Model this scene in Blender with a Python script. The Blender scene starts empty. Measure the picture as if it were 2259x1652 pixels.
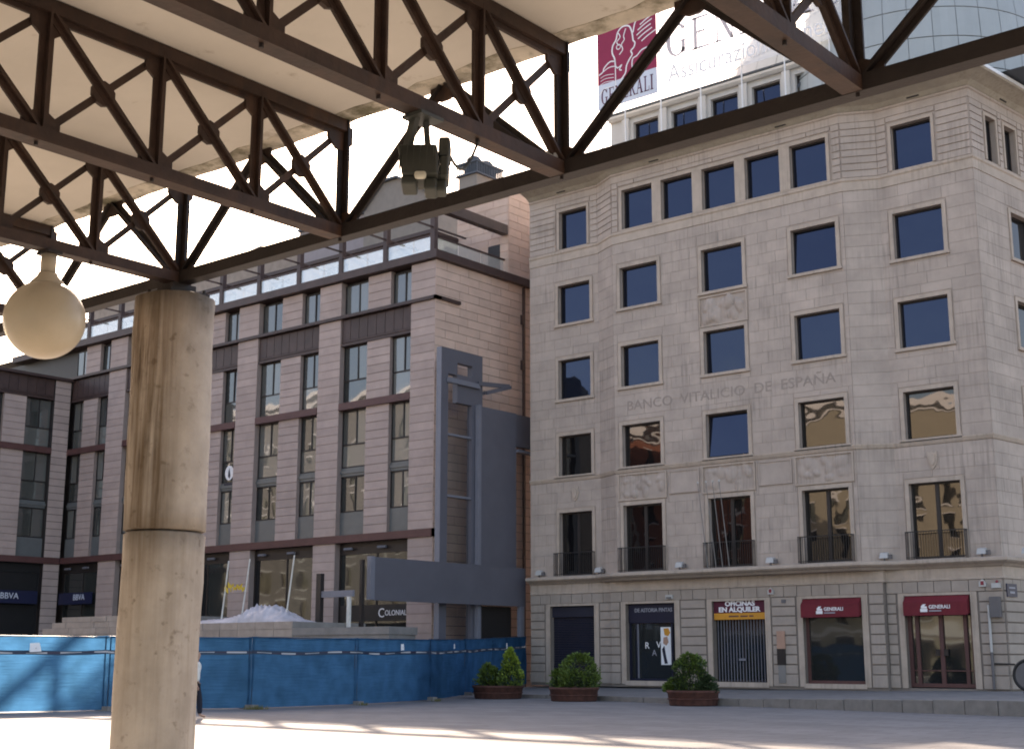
import bpy, bmesh, math, random
from mathutils import Vector, Matrix
random.seed(7)
R = math.radians
S = bpy.context.scene
C = S.collection

# ------------------------------------------------------------------ camera
cam_d = bpy.data.cameras.new('camera')
cam = bpy.data.objects.new('camera', cam_d)
C.objects.link(cam)
cam_d.sensor_fit = 'HORIZONTAL'
cam_d.sensor_width = 36.0
cam_d.lens = 36.0 * 2970.0 / 2259.0
cam_d.clip_start = 0.05
cam_d.clip_end = 3000
cam.location = (0, 0, 1.6)
cam.rotation_euler = (R(90) + math.atan(621 / 2970.0), 0, R(39.6))
S.camera = cam

# ------------------------------------------------------------------ sky, sun, exposure
SUN = Vector((-1.50, 1.07, 1.0)).normalized()
SUN_EL = math.asin(SUN.z)
SUN_AZ = math.atan2(SUN.x, SUN.y)          # from +Y towards +X
W = bpy.data.worlds.new('World')
S.world = W
W.use_nodes = True
nt = W.node_tree
sky = nt.nodes.new('ShaderNodeTexSky')
sky.sky_type = 'NISHITA'
sky.sun_disc = False
sky.sun_elevation = SUN_EL
sky.sun_rotation = SUN_AZ
sky.dust_density = 2.2
sky.air_density = 1.0
sky.ozone_density = 1.6
nt.links.new(sky.outputs[0], nt.nodes['Background'].inputs[0])
nt.nodes['Background'].inputs[1].default_value = 0.15
sd = bpy.data.lights.new('sun', 'SUN')
sd.energy = 4.6
sd.angle = R(0.55)
sd.color = (1.0, 0.93, 0.82)
so = bpy.data.objects.new('sun', sd)
C.objects.link(so)
so.rotation_euler = SUN.to_track_quat('Z', 'Y').to_euler()
S.view_settings.view_transform = 'Standard'
S.view_settings.look = 'None'
S.view_settings.gamma = 1
S.view_settings.use_curve_mapping = False
S.view_settings.exposure = 1.62
S.view_settings.use_white_balance = True      # camera balanced for open shade
S.view_settings.white_balance_temperature = 7950
S.view_settings.white_balance_tint = 19
S.render.engine = 'CYCLES'
S.cycles.filter_width = 1.9                     # the photograph is soft

# ------------------------------------------------------------------ materials
MATS = {}
def pm(name, col, rough=.75, metal=0.0, var=.10, scale=2.0, rnd=0.0, bump=0.0, bscale=40.0, streak=0.0,
       streak_col=(.05, .04, .03), spec=.4, spots=0.0):
    m = bpy.data.materials.new(name)
    m.use_nodes = True
    t = m.node_tree
    N, L = t.nodes, t.links
    b = N['Principled BSDF']
    b.inputs['Roughness'].default_value = rough
    b.inputs['Metallic'].default_value = metal
    b.inputs['Specular IOR Level'].default_value = spec
    geo = N.new('ShaderNodeNewGeometry')
    no = N.new('ShaderNodeTexNoise')
    no.inputs['Scale'].default_value = scale
    no.inputs['Detail'].default_value = 6
    no.inputs['Roughness'].default_value = .62
    L.new(geo.outputs['Position'], no.inputs['Vector'])
    ramp = N.new('ShaderNodeMapRange')
    ramp.inputs[1].default_value = .3
    ramp.inputs[2].default_value = .7
    ramp.inputs[3].default_value = 1 - var
    ramp.inputs[4].default_value = 1 + var
    L.new(no.outputs[0], ramp.inputs[0])
    last = ramp.outputs[0]
    if rnd:
        oi = N.new('ShaderNodeObjectInfo')
        ad = N.new('ShaderNodeMath'); ad.operation = 'ADD'
        L.new(oi.outputs['Random'], ad.inputs[0]); L.new(geo.outputs['Random Per Island'], ad.inputs[1])
        fr = N.new('ShaderNodeMath'); fr.operation = 'FRACT'
        L.new(ad.outputs[0], fr.inputs[0])
        mr = N.new('ShaderNodeMapRange')
        mr.inputs[3].default_value = 1 - rnd; mr.inputs[4].default_value = 1 + rnd
        L.new(fr.outputs[0], mr.inputs[0])
        mu = N.new('ShaderNodeMath'); mu.operation = 'MULTIPLY'
        L.new(last, mu.inputs[0]); L.new(mr.outputs[0], mu.inputs[1])
        last = mu.outputs[0]
    vm = N.new('ShaderNodeVectorMath'); vm.operation = 'SCALE'
    vm.inputs[0].default_value = col
    L.new(last, vm.inputs['Scale'])
    colout = vm.outputs[0]
    if streak:
        mp = N.new('ShaderNodeMapping')
        mp.inputs['Scale'].default_value = (9, 9, .55)
        L.new(geo.outputs['Position'], mp.inputs['Vector'])
        n2 = N.new('ShaderNodeTexNoise'); n2.inputs['Scale'].default_value = 1.0; n2.inputs['Detail'].default_value = 5
        L.new(mp.outputs[0], n2.inputs['Vector'])
        n3 = N.new('ShaderNodeTexNoise'); n3.inputs['Scale'].default_value = .55; n3.inputs['Detail'].default_value = 3
        L.new(geo.outputs['Position'], n3.inputs['Vector'])
        m1 = N.new('ShaderNodeMapRange'); m1.inputs[1].default_value = .48; m1.inputs[2].default_value = .72
        L.new(n2.outputs[0], m1.inputs[0])
        m2 = N.new('ShaderNodeMapRange'); m2.inputs[1].default_value = .4; m2.inputs[2].default_value = .62
        L.new(n3.outputs[0], m2.inputs[0])
        mm = N.new('ShaderNodeMath'); mm.operation = 'MULTIPLY'
        L.new(m1.outputs[0], mm.inputs[0]); L.new(m2.outputs[0], mm.inputs[1])
        ms = N.new('ShaderNodeMath'); ms.operation = 'MULTIPLY'; ms.inputs[1].default_value = streak
        L.new(mm.outputs[0], ms.inputs[0])
        mx = N.new('ShaderNodeMix'); mx.data_type = 'RGBA'
        L.new(ms.outputs[0], mx.inputs[0]); L.new(colout, mx.inputs[6]); mx.inputs[7].default_value = (*streak_col, 1)
        colout = mx.outputs[2]
    if spots:
        n4 = N.new('ShaderNodeTexNoise'); n4.inputs['Scale'].default_value = 11; n4.inputs['Detail'].default_value = 2
        L.new(geo.outputs['Position'], n4.inputs['Vector'])
        m4 = N.new('ShaderNodeMapRange'); m4.inputs[1].default_value = .66; m4.inputs[2].default_value = .74; m4.inputs[4].default_value = spots
        L.new(n4.outputs[0], m4.inputs[0])
        mx = N.new('ShaderNodeMix'); mx.data_type = 'RGBA'
        L.new(m4.outputs[0], mx.inputs[0]); L.new(colout, mx.inputs[6]); mx.inputs[7].default_value = (*streak_col, 1)
        colout = mx.outputs[2]
    L.new(colout, b.inputs['Base Color'])
    if bump:
        nb = N.new('ShaderNodeTexNoise'); nb.inputs['Scale'].default_value = bscale; nb.inputs['Detail'].default_value = 4
        L.new(geo.outputs['Position'], nb.inputs['Vector'])
        bp = N.new('ShaderNodeBump'); bp.inputs['Strength'].default_value = bump; bp.inputs['Distance'].default_value = .01
        L.new(nb.outputs[0], bp.inputs['Height']); L.new(bp.outputs[0], b.inputs['Normal'])
    MATS[name] = m
    return m

def glass_mat(name, tint=(.5, .56, .66), fac=.45, base=(.012, .013, .016), wav=.12, wsc=.45, spec=.5):
    m = bpy.data.materials.new(name)
    m.use_nodes = True
    t = m.node_tree; N, L = t.nodes, t.links
    b = N['Principled BSDF']
    b.inputs['Base Color'].default_value = (*base, 1)
    b.inputs['Roughness'].default_value = .05
    b.inputs['Specular IOR Level'].default_value = spec
    g = N.new('ShaderNodeBsdfGlossy')
    g.inputs['Color'].default_value = (*tint, 1)
    g.inputs['Roughness'].default_value = .015
    mx = N.new('ShaderNodeMixShader'); mx.inputs[0].default_value = fac
    geo = N.new('ShaderNodeNewGeometry')
    no = N.new('ShaderNodeTexNoise'); no.inputs['Scale'].default_value = wsc; no.inputs['Detail'].default_value = 1.5
    L.new(geo.outputs['Position'], no.inputs['Vector'])
    bp = N.new('ShaderNodeBump'); bp.inputs['Strength'].default_value = wav; bp.inputs['Distance'].default_value = .25
    L.new(no.outputs[0], bp.inputs['Height'])
    L.new(bp.outputs[0], g.inputs['Normal']); L.new(bp.outputs[0], b.inputs['Normal'])
    L.new(b.outputs[0], mx.inputs[1]); L.new(g.outputs[0], mx.inputs[2])
    L.new(mx.outputs[0], N['Material Output'].inputs[0])
    MATS[name] = m
    return m

def clear_mat(name, col=(.8, .9, .9), alpha=.35, gloss=.25):
    m = bpy.data.materials.new(name); m.use_nodes = True
    t = m.node_tree; N, L = t.nodes, t.links
    tr = N.new('ShaderNodeBsdfTransparent')
    df = N['Principled BSDF']; df.inputs['Base Color'].default_value = (*col, 1); df.inputs['Roughness'].default_value = .3
    gl = N.new('ShaderNodeBsdfGlossy'); gl.inputs['Roughness'].default_value = .03
    m1 = N.new('ShaderNodeMixShader'); m1.inputs[0].default_value = alpha
    L.new(tr.outputs[0], m1.inputs[1]); L.new(df.outputs[0], m1.inputs[2])
    m2 = N.new('ShaderNodeMixShader'); m2.inputs[0].default_value = gloss
    L.new(m1.outputs[0], m2.inputs[1]); L.new(gl.outputs[0], m2.inputs[2])
    L.new(m2.outputs[0], N['Material Output'].inputs[0])
    MATS[name] = m
    return m

def cloth_mat(name, col, trans=.5, var=.12, weave=0):
    m = bpy.data.materials.new(name); m.use_nodes = True
    t = m.node_tree; N, L = t.nodes, t.links
    N.remove(N['Principled BSDF'])
    geo = N.new('ShaderNodeNewGeometry')
    no = N.new('ShaderNodeTexNoise'); no.inputs['Scale'].default_value = 1.6; no.inputs['Detail'].default_value = 5
    L.new(geo.outputs['Position'], no.inputs['Vector'])
    mr = N.new('ShaderNodeMapRange'); mr.inputs[1].default_value = .3; mr.inputs[2].default_value = .7
    mr.inputs[3].default_value = 1 - var; mr.inputs[4].default_value = 1 + var
    L.new(no.outputs[0], mr.inputs[0])
    vm = N.new('ShaderNodeVectorMath'); vm.operation = 'SCALE'; vm.inputs[0].default_value = col
    L.new(mr.outputs[0], vm.inputs['Scale'])
    d = N.new('ShaderNodeBsdfDiffuse'); tr = N.new('ShaderNodeBsdfTranslucent')
    L.new(vm.outputs[0], d.inputs[0]); L.new(vm.outputs[0], tr.inputs[0])
    if weave:
        mp = N.new('ShaderNodeMapping'); mp.inputs['Scale'].default_value = (1.2, 1.2, 14); L.new(geo.outputs['Position'], mp.inputs['Vector'])
        nb = N.new('ShaderNodeTexNoise'); nb.inputs['Scale'].default_value = 1; nb.inputs['Detail'].default_value = 5; L.new(mp.outputs[0], nb.inputs['Vector'])
        bp = N.new('ShaderNodeBump'); bp.inputs['Strength'].default_value = weave; bp.inputs['Distance'].default_value = .05; L.new(nb.outputs[0], bp.inputs['Height'])
        L.new(bp.outputs[0], d.inputs['Normal']); L.new(bp.outputs[0], tr.inputs['Normal'])
    mx = N.new('ShaderNodeMixShader'); mx.inputs[0].default_value = trans
    L.new(d.outputs[0], mx.inputs[1]); L.new(tr.outputs[0], mx.inputs[2])
    L.new(mx.outputs[0], N['Material Output'].inputs[0])
    MATS[name] = m
    return m

pm('paving', (.165, .16, .160), .8, var=.16, scale=.45, bump=.25, bscale=9)
pm('kerb', (.19, .172, .155), .85, var=.18, scale=3, rnd=.06, bump=.3)
pm('sidewalk', (.17, .163, .158), .85, var=.12, scale=1.2, bump=.2)
pm('stone', (.44, .358, .303), .85, var=.15, scale=.8, rnd=.05, bump=.25, streak=.55, streak_col=(.20, .17, .145))
pm('stone_ground', (.36, .298, .25), .85, var=.10, scale=1.6, rnd=.05, bump=.3, streak=.22, streak_col=(.17, .15, .12))
pm('stone_joint', (.21, .175, .15), .9, var=.1)
pm('stone_ashlar_joint', (.39, .318, .27), .9, var=.1)
pm('stone_trim', (.46, .37, .30), .8, var=.12, scale=2.0, bump=.2, streak=.5, streak_col=(.22, .18, .14))
pm('stone_cornice', (.40, .35, .28), .85, var=.12, scale=2, bump=.2, streak=.4, streak_col=(.20, .17, .10))
pm('pent', (.50, .49, .47), .8, var=.06)
pm('attic', (.24, .215, .19), .85, var=.08)
pm('pink', (.41, .315, .28), .8, var=.10, scale=1.1, rnd=.07, bump=.15)
pm('pink_bounce', (.60, .43, .345), .8, var=.10, scale=1.1, rnd=.06, bump=.15)  # lighter copy of pink, warm bounce on the side wall put into the colour
pm('pink_joint', (.29, .225, .20), .9, var=.1)
pm('lilac', (.30, .27, .28), .85, var=.08)
pm('brown_metal', (.060, .035, .031), .5, var=.2, scale=1.5, rnd=.10)
pm('red_metal', (.10, .042, .038), .5, var=.15, scale=1.5)
pm('dark_frame', (.022, .017, .016), .45, var=.1)
pm('spandrel', (.115, .125, .125), .35, var=.08, spec=.5)
pm('grey_panel', (.105, .105, .125), .5, var=.08, scale=.8, bump=.05)
pm('grey_edge', (.17, .175, .205), .45, var=.06)
pm('truss', (.043, .023, .016), .62, var=.35, scale=5, rnd=.12, bump=.35, bscale=30, streak=.55, streak_col=(.11, .05, .026))
pm('truss_dark', (.022, .015, .013), .6, var=.3, scale=5, rnd=.1, bump=.3)
pm('slab', (.65, .605, .54), .9, var=.07, scale=1.1, bump=.15, bscale=18)
pm('slab_edge', (.60, .54, .45), .95, var=.22, scale=3.5, bump=.5, bscale=14, streak=.0)
pm('concrete', (.40, .34, .285), .9, var=.16, scale=3.2, bump=.5, bscale=26, spots=.5, streak_col=(.09, .06, .035))
pm('globe', (.47, .395, .29), .35, var=.08, scale=3, spec=.5, streak=.3, streak_col=(.4, .3, .18))
pm('globe_neck', (.50, .42, .31), .5)
pm('flood', (.055, .058, .05), .5, metal=.2, var=.15, scale=8)
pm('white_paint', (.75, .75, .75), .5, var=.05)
pm('pale_plastic', (.46, .45, .43), .4, var=.05)
pm('bounce_paving', (.30, .28, .25), .85, var=.08, scale=.8, bump=.15)
pm('black', (.012, .012, .013), .5, var=.1)
pm('dark_navy', (.010, .012, .030), .4, var=.1)
pm('burgundy', (.30, .012, .055), .5, var=.06)
pm('burgundy_awning', (.16, .014, .022), .75, var=.12, scale=3)
pm('banner', (.085, .006, .022), .6, var=.06)
pm('amber', (.62, .27, .03), .6, var=.08)
pm('letter_white', (.82, .80, .80), .6, var=.03)
pm('letter_grey', (.30, .30, .33), .6, var=.03)
pm('letter_wine', (.10, .012, .05), .6, var=.03)
pm('letter_cut', (.325, .268, .23), .9, var=.05)
pm('sign_print', (.62, .66, .74), .5, var=.05)
pm('zinc', (.36, .395, .40), .5, metal=.0, var=.05, scale=1.0, rnd=.035)
pm('zinc_seam', (.24, .255, .26), .5)
pm('slate', (.07, .085, .105), .6, var=.12, rnd=.1)
pm('shutter', (.020, .021, .036), .45, var=.15, scale=.8)
pm('rust', (.085, .033, .024), .85, var=.35, scale=6, bump=.5, bscale=25)
pm('soil', (.045, .032, .022), .95, var=.3, scale=12)
pm('leaf_bright', (.18, .25, .028), .6, var=.3, scale=9)
pm('leaf_mid', (.085, .135, .022), .6, var=.35, scale=9)
pm('leaf_dark', (.032, .056, .020), .6, var=.35, scale=9)
pm('bark', (.05, .036, .026), .9)
pm('terrace', (.34, .28, .235), .9, var=.16, scale=2, rnd=.10, bump=.4)
pm('terrace_grey', (.22, .205, .19), .9, var=.15, scale=1.5, bump=.3)
pm('tarp', (.40, .385, .41), .45, var=.18, scale=2.5, bump=.3)
pm('stake', (.62, .60, .55), .7, var=.15)
pm('tape_yellow', (.62, .42, .05), .6, var=.15)
pm('paper', (.78, .79, .80), .7, var=.05)
pm('fence_post', (.012, .04, .08), .5)
pm('lamp_glass', (.55, .52, .42), .3)
pm('skin', (.42, .25, .18), .6, var=.08)
pm('shirt', (.70, .70, .66), .85, var=.1)
pm('trousers', (.018, .020, .032), .9, var=.1)
pm('hair', (.035, .022, .015), .7)
pm('cream_wall', (.38, .34, .26), .85, var=.06)
pm('brick_wall', (.30, .11, .065), .85, var=.10, scale=3)
pm('weed', (.16, .15, .05), .9, var=.3, scale=9)
pm('meter_box', (.13, .12, .12), .6)
pm('street_sign', (.012, .016, .05), .4)
pm('red_emblem', (.25, .03, .04), .6)
glass_mat('glass', (.25, .34, .58), .12, base=(.006, .006, .008), wav=.16, spec=.12)
glass_mat('glass_low', (.46, .44, .42), .15, base=(.006, .006, .007), wav=.045, wsc=.7, spec=.25)
glass_mat('glass_side', (.3, .3, .32), .05)
glass_mat('glass_shop', (.27, .35, .34), .07, wav=.06)
glass_mat('glass_left', (.66, .72, .78), .10, base=(.03, .032, .028), wav=.10)
def blinds(mat, dark, pale):      # some panes have pale blinds drawn close behind the glass
    t = MATS[mat].node_tree; N, L = t.nodes, t.links
    oi = N.new('ShaderNodeObjectInfo'); mr = N.new('ShaderNodeMapRange'); mr.inputs[1].default_value = .1; mr.inputs[2].default_value = .75
    L.new(oi.outputs['Random'], mr.inputs[0])
    mx = N.new('ShaderNodeMix'); mx.data_type = 'RGBA'; L.new(mr.outputs[0], mx.inputs[0]); mx.inputs[6].default_value = (*dark, 1); mx.inputs[7].default_value = (*pale, 1)
    L.new(mx.outputs[2], N['Principled BSDF'].inputs['Base Color'])
blinds('glass_left', (.03, .033, .03), (.15, .15, .135))
blinds('glass_shop', (.01, .01, .012), (.03, .032, .03))
clear_mat('rail_glass', (.75, .86, .86), .28, .30)
clear_mat('shaft_glass', (.03, .03, .035), .45, .06)
clear_mat('sign_mesh', (.80, .80, .82), .42, .02)
cloth_mat('letter_fade', (.55, .55, .60), .55, .03)
cloth_mat('fence_cloth', (.028, .114, .234), .74, .22, .6)

# paving: large pale slabs with fine joints and tyre-worn patches, laid parallel to the facades
def joints(mat, size, dark):
    t = MATS[mat].node_tree; N, L = t.nodes, t.links
    b = N['Principled BSDF']
    src = b.inputs['Base Color'].links[0].from_socket
    geo = N.new('ShaderNodeNewGeometry')
    mp = N.new('ShaderNodeMapping'); mp.inputs['Rotation'].default_value = (0, 0, 0)
    L.new(geo.outputs['Position'], mp.inputs['Vector'])
    br = N.new('ShaderNodeTexBrick'); br.inputs['Scale'].default_value = 1
    br.inputs['Mortar Size'].default_value = .018; br.inputs['Brick Width'].default_value = size[0]; br.inputs['Row Height'].default_value = size[1]
    br.inputs['Color1'].default_value = (.88, .88, .88, 1); br.inputs['Color2'].default_value = (1.08, 1.08, 1.08, 1)
    br.inputs['Mortar'].default_value = (dark, dark, dark, 1)
    L.new(mp.outputs[0], br.inputs['Vector'])
    mx = N.new('ShaderNodeMix'); mx.data_type = 'RGBA'; mx.blend_type = 'MULTIPLY'; mx.inputs[0].default_value = 1
    L.new(src, mx.inputs[6]); L.new(br.outputs[0], mx.inputs[7])
    L.new(mx.outputs[2], b.inputs['Base Color'])
def moss(mat, scale, lo, hi, col, amt):
    t = MATS[mat].node_tree; N, L = t.nodes, t.links; b = N['Principled BSDF']
    src = b.inputs['Base Color'].links[0].from_socket
    geo = N.new('ShaderNodeNewGeometry'); no = N.new('ShaderNodeTexNoise'); no.inputs['Scale'].default_value = scale; no.inputs['Detail'].default_value = 8
    no.inputs['Roughness'].default_value = .7
    L.new(geo.outputs['Position'], no.inputs['Vector'])
    mr = N.new('ShaderNodeMapRange'); mr.inputs[1].default_value = lo; mr.inputs[2].default_value = hi; mr.inputs[4].default_value = amt
    L.new(no.outputs[0], mr.inputs[0])
    mx = N.new('ShaderNodeMix'); mx.data_type = 'RGBA'; L.new(mr.outputs[0], mx.inputs[0]); L.new(src, mx.inputs[6]); mx.inputs[7].default_value = (*col, 1)
    L.new(mx.outputs[2], b.inputs['Base Color'])
def runs(mat, col, fine, zone, amt, lo=.40, hi=.66, z0=.42, z1=.60, side=None, fade=None):
    t = MATS[mat].node_tree; N, L = t.nodes, t.links; b = N['Principled BSDF']
    src = b.inputs['Base Color'].links[0].from_socket
    geo = N.new('ShaderNodeNewGeometry'); mp = N.new('ShaderNodeMapping'); mp.inputs['Scale'].default_value = fine; L.new(geo.outputs['Position'], mp.inputs['Vector'])
    n1 = N.new('ShaderNodeTexNoise'); n1.inputs['Scale'].default_value = 1; n1.inputs['Detail'].default_value = 7; n1.inputs['Roughness'].default_value = .65; L.new(mp.outputs[0], n1.inputs['Vector'])
    m2 = N.new('ShaderNodeMapping'); m2.inputs['Scale'].default_value = zone; m2.inputs['Location'].default_value = (3.1, .7, 1.9); L.new(geo.outputs['Position'], m2.inputs['Vector'])
    n2 = N.new('ShaderNodeTexNoise'); n2.inputs['Scale'].default_value = 1; n2.inputs['Detail'].default_value = 4; L.new(m2.outputs[0], n2.inputs['Vector'])
    a = N.new('ShaderNodeMapRange'); a.inputs[1].default_value = lo; a.inputs[2].default_value = hi; L.new(n1.outputs[0], a.inputs[0])
    c = N.new('ShaderNodeMapRange'); c.inputs[1].default_value = z0; c.inputs[2].default_value = z1; L.new(n2.outputs[0], c.inputs[0])
    mu = N.new('ShaderNodeMath'); mu.operation = 'MULTIPLY'; L.new(a.outputs[0], mu.inputs[0]); L.new(c.outputs[0], mu.inputs[1])
    def also(sock):
        nonlocal mu
        q = N.new('ShaderNodeMath'); q.operation = 'MULTIPLY'; L.new(mu.outputs[0], q.inputs[0]); L.new(sock, q.inputs[1]); mu = q
    if side:      # the rain-run side of the shaft: axis x, y and the two limits across it
        sv = N.new('ShaderNodeVectorMath'); sv.operation = 'SUBTRACT'; sv.inputs[1].default_value = (side[0], side[1], 0); L.new(geo.outputs['Position'], sv.inputs[0])
        dt = N.new('ShaderNodeVectorMath'); dt.operation = 'DOT_PRODUCT'; dt.inputs[1].default_value = (.77, .637, 0); L.new(sv.outputs[0], dt.inputs[0])
        wb = N.new('ShaderNodeMath'); wb.operation = 'MULTIPLY_ADD'; wb.inputs[1].default_value = .35; wb.inputs[2].default_value = -.175; L.new(n2.outputs[0], wb.inputs[0])
        ad = N.new('ShaderNodeMath'); ad.operation = 'ADD'; L.new(dt.outputs['Value'], ad.inputs[0]); L.new(wb.outputs[0], ad.inputs[1])
        r_ = N.new('ShaderNodeMapRange'); r_.inputs[1].default_value = side[3]; r_.inputs[2].default_value = side[2]; L.new(ad.outputs[0], r_.inputs[0]); also(r_.outputs[0])
    if fade:
        sz = N.new('ShaderNodeSeparateXYZ'); L.new(geo.outputs['Position'], sz.inputs[0])
        r_ = N.new('ShaderNodeMapRange'); r_.inputs[1].default_value = fade[0]; r_.inputs[2].default_value = fade[1]; L.new(sz.outputs[2], r_.inputs[0]); also(r_.outputs[0])
    ms = N.new('ShaderNodeMath'); ms.operation = 'MULTIPLY'; ms.inputs[1].default_value = amt; L.new(mu.outputs[0], ms.inputs[0])
    mx = N.new('ShaderNodeMix'); mx.data_type = 'RGBA'; L.new(ms.outputs[0], mx.inputs[0]); L.new(src, mx.inputs[6]); mx.inputs[7].default_value = (*col, 1)
    L.new(mx.outputs[2], b.inputs['Base Color'])
MATS['concrete_low'] = MATS['concrete'].copy(); MATS['concrete_low'].name = 'concrete_low'
AXIS = (-8.87, 6.43)
runs('concrete', (.11, .068, .036), (22, 22, .6), (1.5, 1.5, .5), .9, .28, .62, .20, .42, side=(*AXIS, -.02, .17))
runs('concrete', (.05, .03, .018), (40, 40, 1.8), (2.4, 2.4, 1.2), .85, .45, .66, .42, .56, side=(*AXIS, -.02, .16))
runs('concrete_low', (.12, .075, .04), (22, 22, .6), (1.5, 1.5, .5), .75, .28, .66, .22, .44, side=(*AXIS, -.08, .12), fade=(1.7, 2.4))
runs('concrete_low', (.17, .12, .075), (12, 12, .6), (1.5, 1.5, .5), .4, .42, .70, .40, .60)
for q_ in ('concrete', 'concrete_low'): moss(q_, 7.0, .58, .70, (.10, .075, .05), .5)
def ring_stain(mat, z, w, col, amt):       # damp grime gathered round the drum joint
    t = MATS[mat].node_tree; N, L = t.nodes, t.links; b = N['Principled BSDF']
    src = b.inputs['Base Color'].links[0].from_socket
    geo = N.new('ShaderNodeNewGeometry'); sx = N.new('ShaderNodeSeparateXYZ'); L.new(geo.outputs['Position'], sx.inputs[0])
    mp = N.new('ShaderNodeMapping'); mp.inputs['Scale'].default_value = (9, 9, 1.5); L.new(geo.outputs['Position'], mp.inputs['Vector'])
    no = N.new('ShaderNodeTexNoise'); no.inputs['Scale'].default_value = 1; no.inputs['Detail'].default_value = 6; L.new(mp.outputs[0], no.inputs['Vector'])
    sb_ = N.new('ShaderNodeMath'); sb_.operation = 'SUBTRACT'; sb_.inputs[1].default_value = z; L.new(sx.outputs[2], sb_.inputs[0])
    ab = N.new('ShaderNodeMath'); ab.operation = 'ABSOLUTE'; L.new(sb_.outputs[0], ab.inputs[0])
    dv = N.new('ShaderNodeMath'); dv.operation = 'DIVIDE'; dv.inputs[1].default_value = w; L.new(ab.outputs[0], dv.inputs[0])
    df = N.new('ShaderNodeMath'); df.operation = 'SUBTRACT'; L.new(no.outputs[0], df.inputs[0]); L.new(dv.outputs[0], df.inputs[1])
    mr = N.new('ShaderNodeMapRange'); mr.inputs[1].default_value = -.25; mr.inputs[2].default_value = .45; mr.inputs[4].default_value = amt; L.new(df.outputs[0], mr.inputs[0])
    mx = N.new('ShaderNodeMix'); mx.data_type = 'RGBA'; L.new(mr.outputs[0], mx.inputs[0]); L.new(src, mx.inputs[6]); mx.inputs[7].default_value = (*col, 1)
    L.new(mx.outputs[2], b.inputs['Base Color'])
ring_stain('concrete', 2.56, .30, (.08, .055, .035), .5); ring_stain('concrete', 4.45, .45, (.075, .055, .035), .75)
ring_stain('concrete_low', 2.54, .22, (.08, .055, .035), .5)
moss('slab_edge', 2.6, .46, .62, (.085, .078, .035), .85)
moss('slab', 3.0, .62, .70, (.22, .15, .08), .35)
joints('paving', (1.2, .6), .50)
moss('paving', .9, .56, .66, (.085, .08, .075), .5)
moss('paving', 4.0, .66, .72, (.05, .048, .045), .45)
joints('sidewalk', (.6, .6), .75)

# ------------------------------------------------------------------ building helpers
def tag(o, label=None, cat=None, group=None, kind=None):
    if label: o['label'] = label
    if cat: o['category'] = cat
    if group: o['group'] = group
    if kind: o['kind'] = kind
    return o

def thing(name, loc, label, cat, group=None):
    o = bpy.data.objects.new(name, None)
    o.empty_display_size = .3
    C.objects.link(o)
    o.location = loc
    return tag(o, label, cat, group)

def root_loc(p):
    v = Vector((0, 0, 0))
    while p is not None:
        v = v + Vector(p.location)
        p = p.parent
    return v

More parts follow.
